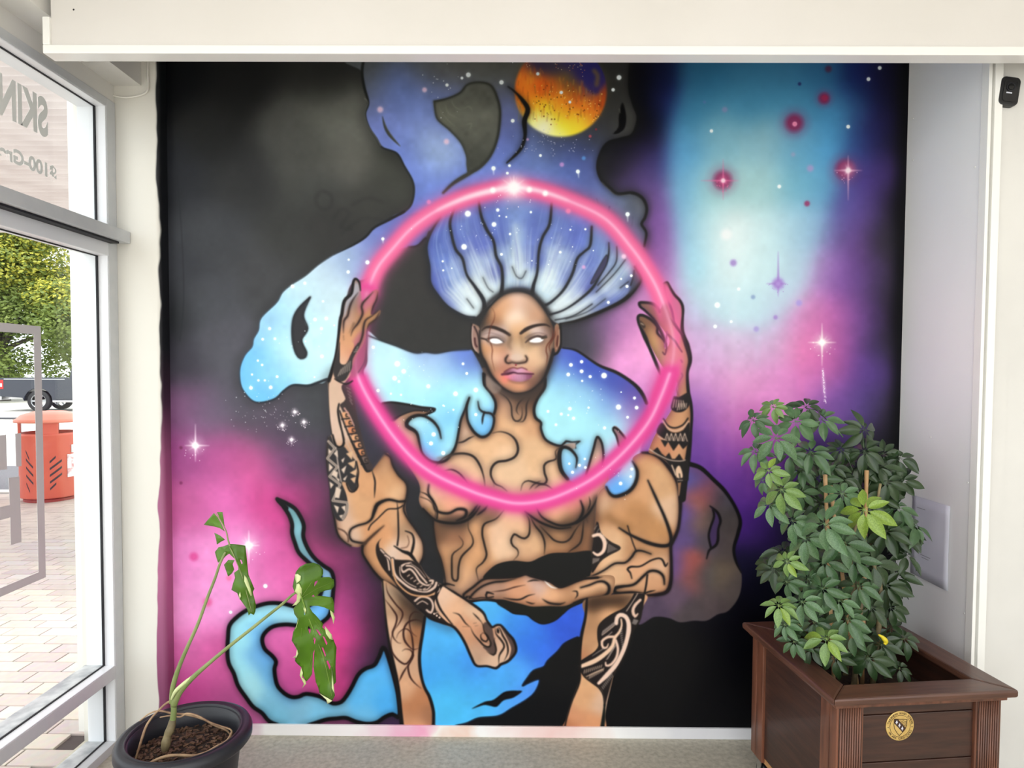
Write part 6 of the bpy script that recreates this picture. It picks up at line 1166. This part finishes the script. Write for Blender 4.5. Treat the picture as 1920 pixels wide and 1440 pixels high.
for (x, y) in ((.06, .06), (WR-.06, .06), (.06, LR-.06), (WR-.06, LR-.06)):
    cs = pt('castor', MB().box((x-.024, y-.02, z0-.012), (x+.024, y+.02, z0-.006)).box((x-.016, y-.014, .03), (x-.013, y+.014, z0-.01)).box((x+.013, y-.014, .03), (x+.016, y+.014, z0-.01)), M['chrome'], pln)
    wb = MB().lathe([(0, -.01), (.03, -.01), (.036, -.006), (.036, .006), (.03, .01), (0, .01)], 22); Mx = Matrix.Translation((x, y, .037)) @ Matrix.Rotation(math.pi/2, 4, 'Y'); wb.v = [Mx @ Vector(v) for v in wb.v]; pt('castor_wheel', wb, M['black'], cs, smooth=True)
# brass crest on the front
ec = aty(1701.5, 1372, fl.y+.03); ex = (ec-Vector((fl.x, fl.y, 0))); ex = Matrix.Rotation(-ang, 3, 'Z') @ ex; ER = .0435
EM = Matrix.Translation((ex.x, ov+.0095, ec.z)) @ Matrix.Rotation(math.pi/2, 4, 'X') @ Matrix.Rotation(math.radians(-4), 4, 'Z')
def em(name, mb, m, par): mb.v = [EM @ Vector(v) for v in mb.v]; return mb.build(name, m, par)
cr = em('brass_crest', MB().lathe([(ER, 0), (ER, .0018), (ER-.001, .0024), (0, .0024)], 56), M['brass'], pln); cr['label'] = 'round brass plate engraved with a shield and lettering'
em('engraved_ring', MB().lathe([(ER*.72, .0024), (ER*.72, .0028), (ER*.745, .0028), (ER*.745, .0024)], 56), M['engrave'], cr)
def pr(pts, m, nm, h0=.0024, h1=.0029): em(nm, MB().prism([(x*ER, y*ER) for x, y in pts], h0, h1), m, cr)
def outl(P, w_):
    mb = MB()
    for i in range(len(P)-1):
        a, b = Vector(P[i]), Vector(P[i+1]); d = (b-a).normalized(); nn = Vector((-d.y, d.x))*w_/2
        mb.prism([tuple((a-nn-d*w_/2)*ER), tuple((b-nn+d*w_/2)*ER), tuple((b+nn+d*w_/2)*ER), tuple((a+nn-d*w_/2)*ER)], .0024, .0029)
    return mb
sh = [(-.46, .46), (.46, .46), (.46, .05), (.38, -.2), (.2, -.45), (0, -.66), (-.2, -.45), (-.38, -.2), (-.46, .05), (-.46, .46)]
em('shield_outline', outl(sh, .035), M['engrave'], cr)
pr([(-.46, .46), (-.2, .46), (.42, -.12), (.2, -.42), (-.46, .2)], M['engrave'], 'shield_band')
for cx_, cy_ in ((-.28, .24), (-.06, .04), (.16, -.17)):
    pr([(cx_, cy_+.16), (cx_+.09, cy_-.04), (cx_+.02, cy_-.02), (cx_+.02, cy_-.12), (cx_-.02, cy_-.12), (cx_-.02, cy_-.02), (cx_-.09, cy_-.04)], M['paper'], 'shield_charge', .0029, .0033)
for k in range(4): em('shield_wave', outl([(-.02+k*.08, .36-k*.1), (.1+k*.05, .32-k*.1), (.2+k*.04, .36-k*.1), (.34, .31-k*.1), (.43, .35-k*.1)], .022), M['engrave'], cr)
def arc_text(txt, a0, a1, r, up=1):
    n_ = len(txt)
    for i, chh in enumerate(txt):
        if chh == ' ': continue
        a = math.radians(a0+(a1-a0)*i/(n_-1))
        cu_ = bpy.data.curves.new('t', 'FONT'); cu_.body = chh; cu_.size = ER*.2; cu_.extrude = .0003; cu_.align_x = 'CENTER'; cu_.align_y = 'CENTER'; cu_.resolution_u = 2
        to = bpy.data.objects.new('t', cu_); SC.collection.objects.link(to); bpy.context.view_layer.update()
        me = bpy.data.meshes.new_from_object(to.evaluated_get(bpy.context.evaluated_depsgraph_get())); bpy.data.objects.remove(to)
        Mx = EM @ Matrix.Translation((r*math.cos(a), r*math.sin(a), .0027)) @ Matrix.Rotation(a+(-math.pi/2 if up > 0 else math.pi/2), 4, 'Z'); me.transform(Mx); me.materials.clear(); me.materials.append(M['engrave'])
        link(bpy.data.objects.new('engraved_letter', me), cr)
arc_text('TARAWERA HIGH SCHOOL', 168, 12, ER*.86); arc_text('IN ARE CONSIDERO', 212, 338, ER*.86, -1)
for a in (188, 358): pr([(.86*math.cos(math.radians(a))+.035*math.cos(k), .86*math.sin(math.radians(a))+.035*math.sin(k)) for k in np.linspace(0, 6.28, 9)[:-1]], M['engrave'], 'engraved_dot')

# ---------------------------------------------------------------- umbrella plant
pc = pln.matrix_world
sch = empty('umbrella_plant', (fl.x+WR*.45, fl.y+LR*.55, ZR-.12)); bpy.context.view_layer.update()
tag(sch, 'bushy umbrella plant with glossy palmate leaves growing from the timber planter', 'plant')
so_ = Vector(sch.location)
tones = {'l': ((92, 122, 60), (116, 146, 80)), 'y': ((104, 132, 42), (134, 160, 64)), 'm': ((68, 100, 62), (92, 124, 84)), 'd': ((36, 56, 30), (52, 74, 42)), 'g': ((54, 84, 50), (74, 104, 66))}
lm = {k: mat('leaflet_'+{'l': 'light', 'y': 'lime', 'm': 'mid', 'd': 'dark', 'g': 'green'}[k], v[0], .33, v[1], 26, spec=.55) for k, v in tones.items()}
rbm = mat('leaflet_midrib', (150, 165, 110), .5)
def leaflet_mesh(seed, m):
    rn = random.Random(seed); mb = MB(); n_ = 8; curl = rn.uniform(.10, .32); fold = rn.uniform(.10, .26)
    for i in range(n_+1):
        t = i/n_; wd = .178*math.sin(math.pi*min(1, t**.85))**.8*(1.08-.25*abs(t-.58)); wd = max(wd, .004)
        z = -curl*t*t; x = .16+t*(.86)
        mb.v += [(x, -wd, z+wd*fold*2.0), (x, -wd*.5, z+wd*fold*.7), (x, 0, z), (x, wd*.5, z+wd*fold*.7), (x, wd, z+wd*fold*2.0)]
    for i in range(n_):
        for k in range(4): mb.f.append((i*5+k, i*5+k+1, i*5+5+k+1, i*5+5+k))
    n0 = len(mb.v)
    mb.add([(0, -.008, .006), (0, .008, .006), (.18, -.007, .004), (.18, .007, .004)], [(0, 2, 3, 1)])
    me = mb.mesh('leaflet', m, True); return me
LMS = {k: [leaflet_mesh(s, lm[k]) for s in range(4)] for k in lm}
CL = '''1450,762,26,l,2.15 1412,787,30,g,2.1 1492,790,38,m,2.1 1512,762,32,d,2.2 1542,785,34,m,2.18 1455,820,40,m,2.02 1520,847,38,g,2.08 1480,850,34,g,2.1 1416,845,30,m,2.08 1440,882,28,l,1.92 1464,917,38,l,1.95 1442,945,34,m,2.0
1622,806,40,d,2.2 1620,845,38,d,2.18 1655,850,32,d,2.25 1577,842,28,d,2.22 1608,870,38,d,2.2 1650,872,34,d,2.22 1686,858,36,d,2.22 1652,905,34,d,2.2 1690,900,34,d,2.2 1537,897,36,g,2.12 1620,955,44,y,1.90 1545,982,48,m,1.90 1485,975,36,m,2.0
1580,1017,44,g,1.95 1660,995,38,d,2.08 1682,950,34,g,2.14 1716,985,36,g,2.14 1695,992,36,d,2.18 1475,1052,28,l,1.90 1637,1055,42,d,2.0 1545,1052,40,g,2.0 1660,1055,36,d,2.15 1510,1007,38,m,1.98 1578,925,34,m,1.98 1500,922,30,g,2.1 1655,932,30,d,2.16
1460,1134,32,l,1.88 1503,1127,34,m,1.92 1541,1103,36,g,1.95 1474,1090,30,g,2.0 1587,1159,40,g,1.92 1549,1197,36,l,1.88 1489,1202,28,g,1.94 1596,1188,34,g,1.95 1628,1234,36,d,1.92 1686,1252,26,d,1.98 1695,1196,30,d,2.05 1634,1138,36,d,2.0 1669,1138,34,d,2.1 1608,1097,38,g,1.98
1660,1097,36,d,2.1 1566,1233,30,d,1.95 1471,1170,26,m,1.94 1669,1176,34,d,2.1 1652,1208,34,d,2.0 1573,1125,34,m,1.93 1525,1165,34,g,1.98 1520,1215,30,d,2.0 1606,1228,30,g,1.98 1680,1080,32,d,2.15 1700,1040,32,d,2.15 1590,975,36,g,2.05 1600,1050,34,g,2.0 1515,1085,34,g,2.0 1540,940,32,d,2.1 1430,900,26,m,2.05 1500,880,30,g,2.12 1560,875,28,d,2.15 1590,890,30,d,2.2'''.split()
rn = random.Random(21); rows = []
for t in CL:
    a = t.split(','); rows.append((float(a[0]), float(a[1]), float(a[2]), a[3], float(a[4])))
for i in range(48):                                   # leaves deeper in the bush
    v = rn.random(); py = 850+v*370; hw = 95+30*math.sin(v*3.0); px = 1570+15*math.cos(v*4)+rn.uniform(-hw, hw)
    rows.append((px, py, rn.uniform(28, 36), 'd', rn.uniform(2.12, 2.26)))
rows.sort(key=lambda r: r[4]); budget = 300
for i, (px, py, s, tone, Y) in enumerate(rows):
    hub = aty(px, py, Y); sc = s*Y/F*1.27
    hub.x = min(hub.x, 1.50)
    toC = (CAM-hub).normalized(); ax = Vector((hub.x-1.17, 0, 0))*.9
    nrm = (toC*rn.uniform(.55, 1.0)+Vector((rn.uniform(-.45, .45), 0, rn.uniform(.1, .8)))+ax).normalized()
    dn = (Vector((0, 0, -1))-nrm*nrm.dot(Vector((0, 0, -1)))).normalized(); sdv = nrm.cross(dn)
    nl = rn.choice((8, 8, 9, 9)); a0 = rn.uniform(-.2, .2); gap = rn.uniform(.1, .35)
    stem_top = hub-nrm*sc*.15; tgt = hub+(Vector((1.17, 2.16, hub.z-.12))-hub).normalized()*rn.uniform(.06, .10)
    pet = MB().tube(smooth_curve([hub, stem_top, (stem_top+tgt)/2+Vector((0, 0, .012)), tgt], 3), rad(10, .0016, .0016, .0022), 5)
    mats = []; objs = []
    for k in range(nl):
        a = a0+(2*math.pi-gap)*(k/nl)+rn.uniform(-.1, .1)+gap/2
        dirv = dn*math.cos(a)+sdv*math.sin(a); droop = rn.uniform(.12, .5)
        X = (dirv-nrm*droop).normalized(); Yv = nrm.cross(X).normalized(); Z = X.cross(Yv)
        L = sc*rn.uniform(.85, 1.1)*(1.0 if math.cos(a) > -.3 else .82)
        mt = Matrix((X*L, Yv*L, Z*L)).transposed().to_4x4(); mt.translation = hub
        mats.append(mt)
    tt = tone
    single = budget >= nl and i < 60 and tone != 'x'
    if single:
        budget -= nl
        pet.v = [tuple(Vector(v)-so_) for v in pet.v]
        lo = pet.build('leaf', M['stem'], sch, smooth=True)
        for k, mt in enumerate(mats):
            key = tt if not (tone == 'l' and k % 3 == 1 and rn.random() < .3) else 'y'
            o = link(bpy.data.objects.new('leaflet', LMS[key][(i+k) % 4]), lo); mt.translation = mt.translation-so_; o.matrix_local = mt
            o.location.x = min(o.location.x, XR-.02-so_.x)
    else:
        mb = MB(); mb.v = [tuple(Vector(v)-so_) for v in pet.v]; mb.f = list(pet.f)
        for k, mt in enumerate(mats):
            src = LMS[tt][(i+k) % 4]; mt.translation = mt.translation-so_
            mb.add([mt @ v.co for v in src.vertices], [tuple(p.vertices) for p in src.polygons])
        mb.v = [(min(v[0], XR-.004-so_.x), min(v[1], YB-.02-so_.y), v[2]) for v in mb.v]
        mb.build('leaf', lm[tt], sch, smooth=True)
for (x, y, zt2) in ((1.08, 2.02, 1.05), (1.20, 2.12, 1.12), (1.14, 2.18, 1.1)):
    c = smooth_curve([(x, y, ZR-.14), (x+.015, y-.01, .75), (x-.01, y+.01, .9), (x+.01, y, zt2)], 6); mb = MB().tube(c, rad(len(c), .009, .007, .004), 9); mb.v = [tuple(Vector(v)-so_) for v in mb.v]; mb.build('trunk', M['bulb'], sch, smooth=True)
# odd curled leaf on a long stalk, yellow dead leaf
c = smooth_curve([aty(px, py, 2.12) for px, py in ((1662, 1130), (1676, 1118), (1688, 1113), (1698, 1117), (1704, 1124))], 5); mb = MB().tube(c, rad(len(c), .0015, .0012, .0035, .001), 6); mb.v = [tuple(Vector(v)-so_) for v in mb.v]; o = mb.build('curled_leaf', M['black'], sch, smooth=True)
c = smooth_curve([aty(px, py, 1.93) for px, py in ((1647, 1190), (1655, 1195), (1661, 1203), (1658, 1208))], 5); mb = MB().tube(c, rad(len(c), .002, .008, .004), 6); mb.v = [tuple(Vector(v)-so_) for v in mb.v]; o = mb.build('yellowed_leaf', mat('dead_yellow', (214, 196, 40), .5), sch, smooth=True); o['label'] = 'yellowed dying leaf'
# bamboo canes
for (pa, pb_, Y, lab) in (((1547, 890), (1560, 1200), 2.08, 'bamboo cane with a tied top, leftmost of the three in the umbrella plant'), ((1557, 911), (1597, 1210), 2.07, 'leaning bamboo cane, middle of the three in the umbrella plant'), ((1625, 882), (1618, 1215), 2.12, 'upright bamboo cane, rightmost of the three in the umbrella plant')):
    a = aty(*pa, Y); b = aty(*pb_, Y); b = a+(b-a)*((a.z-(ZR-.125))/(a.z-b.z))
    P = [a+(b-a)*t for t in np.linspace(0, 1, 13)]; tag(MB().tube(P, [.0058 if i % 3 else .0068 for i in range(13)], 10).build('bamboo_cane', M['bamboo'], smooth=True), lab, 'cane', 'bamboo canes in the umbrella plant')

# ---------------------------------------------------------------- notice and sensor
def px_side(px, py): p = atx(px, py, XR); return (p.y, p.z)
a = px_side(1785, 950); b = px_side(1777, 1109); c = px_side(1711, 1072)
y0 = (a[0]+b[0])/2; y1 = y0+.212; zt3, zb3 = (a[1]+.0), (a[1]-.302)
pn = MB(); gx = 9
for i in range(gx):
    for j in range(gx):
        u, v_ = i/(gx-1), j/(gx-1); pn.v.append((XR-.003-.0015*abs(math.sin(u*7+v_*3)), y0+(y1-y0)*u, zb3+(zt3-zb3)*v_))
for i in range(gx-1):
    for j in range(gx-1): pn.f.append((i*gx+j, (i+1)*gx+j, (i+1)*gx+j+1, i*gx+j+1))
nt2 = pn.build('wall_notice', M['paper'], smooth=True); nt2.modifiers.new('t', 'SOLIDIFY').thickness = .0008
tag(nt2, 'laminated white notice fixed to the side wall behind the umbrella plant', 'notice')
def ln(u0, v0, u1, v1, h=.0022):
    MB().box((XR-.0062, y0+(y1-y0)*u0, zb3+(zt3-zb3)*v0), (XR-.0056, y0+(y1-y0)*u1, zb3+(zt3-zb3)*v0+h)).build('printed_line', M['ink'], nt2)
ln(.62, .86, .86, .86); ln(.45, .29, .72, .29); ln(.5, .26, .68, .26)

sp = aty(1884, 176, YF+.014); sn = empty('motion_sensor', sp); tag(sn, 'small black rounded sensor on the white wall, top right', 'sensor')
Mx = Matrix.Rotation(math.pi/2, 4, 'X') @ Matrix.Rotation(math.radians(-7), 4, 'Z')
def rr(w_, h_, r_, n_=6): 
    o = []
    for cx_, cy_, a0 in ((w_-r_, h_-r_, 0), (-w_+r_, h_-r_, 90), (-w_+r_, -h_+r_, 180), (w_-r_, -h_+r_, 270)):
        o += [(cx_+r_*math.cos(math.radians(a0+90*k/n_)), cy_+r_*math.sin(math.radians(a0+90*k/n_))) for k in range(n_+1)]
    return o
hs = MB().prism(rr(.0315, .0455, .015), 0, .022, Mx).build('housing', M['black'], sn, bevel=.003)
MB().prism(rr(.022, .034, .011), .022, .0235, Mx).build('face_plate', mat('gloss_black', (28, 28, 30), .12), hs)
for r0, r1, z_, m in ((.011, .014, .0235, M['rubber']), (0, .009, .024, mat('lens_black', (8, 8, 10), .05))):
    mb = MB().lathe([(r0, z_), (r0, z_+.002), (r1, z_+.002), (r1, z_)], 24, (0, .012, 0)); mb.v = [Mx @ Vector(v) for v in mb.v]; mb.build('lens_ring' if r0 else 'lens', m, hs)
MB().box((-.012, -.009, .0235), (.006, -.005, .0245), Mx).build('status_light', M['paper'], hs)
print('done', len(bpy.data.objects))
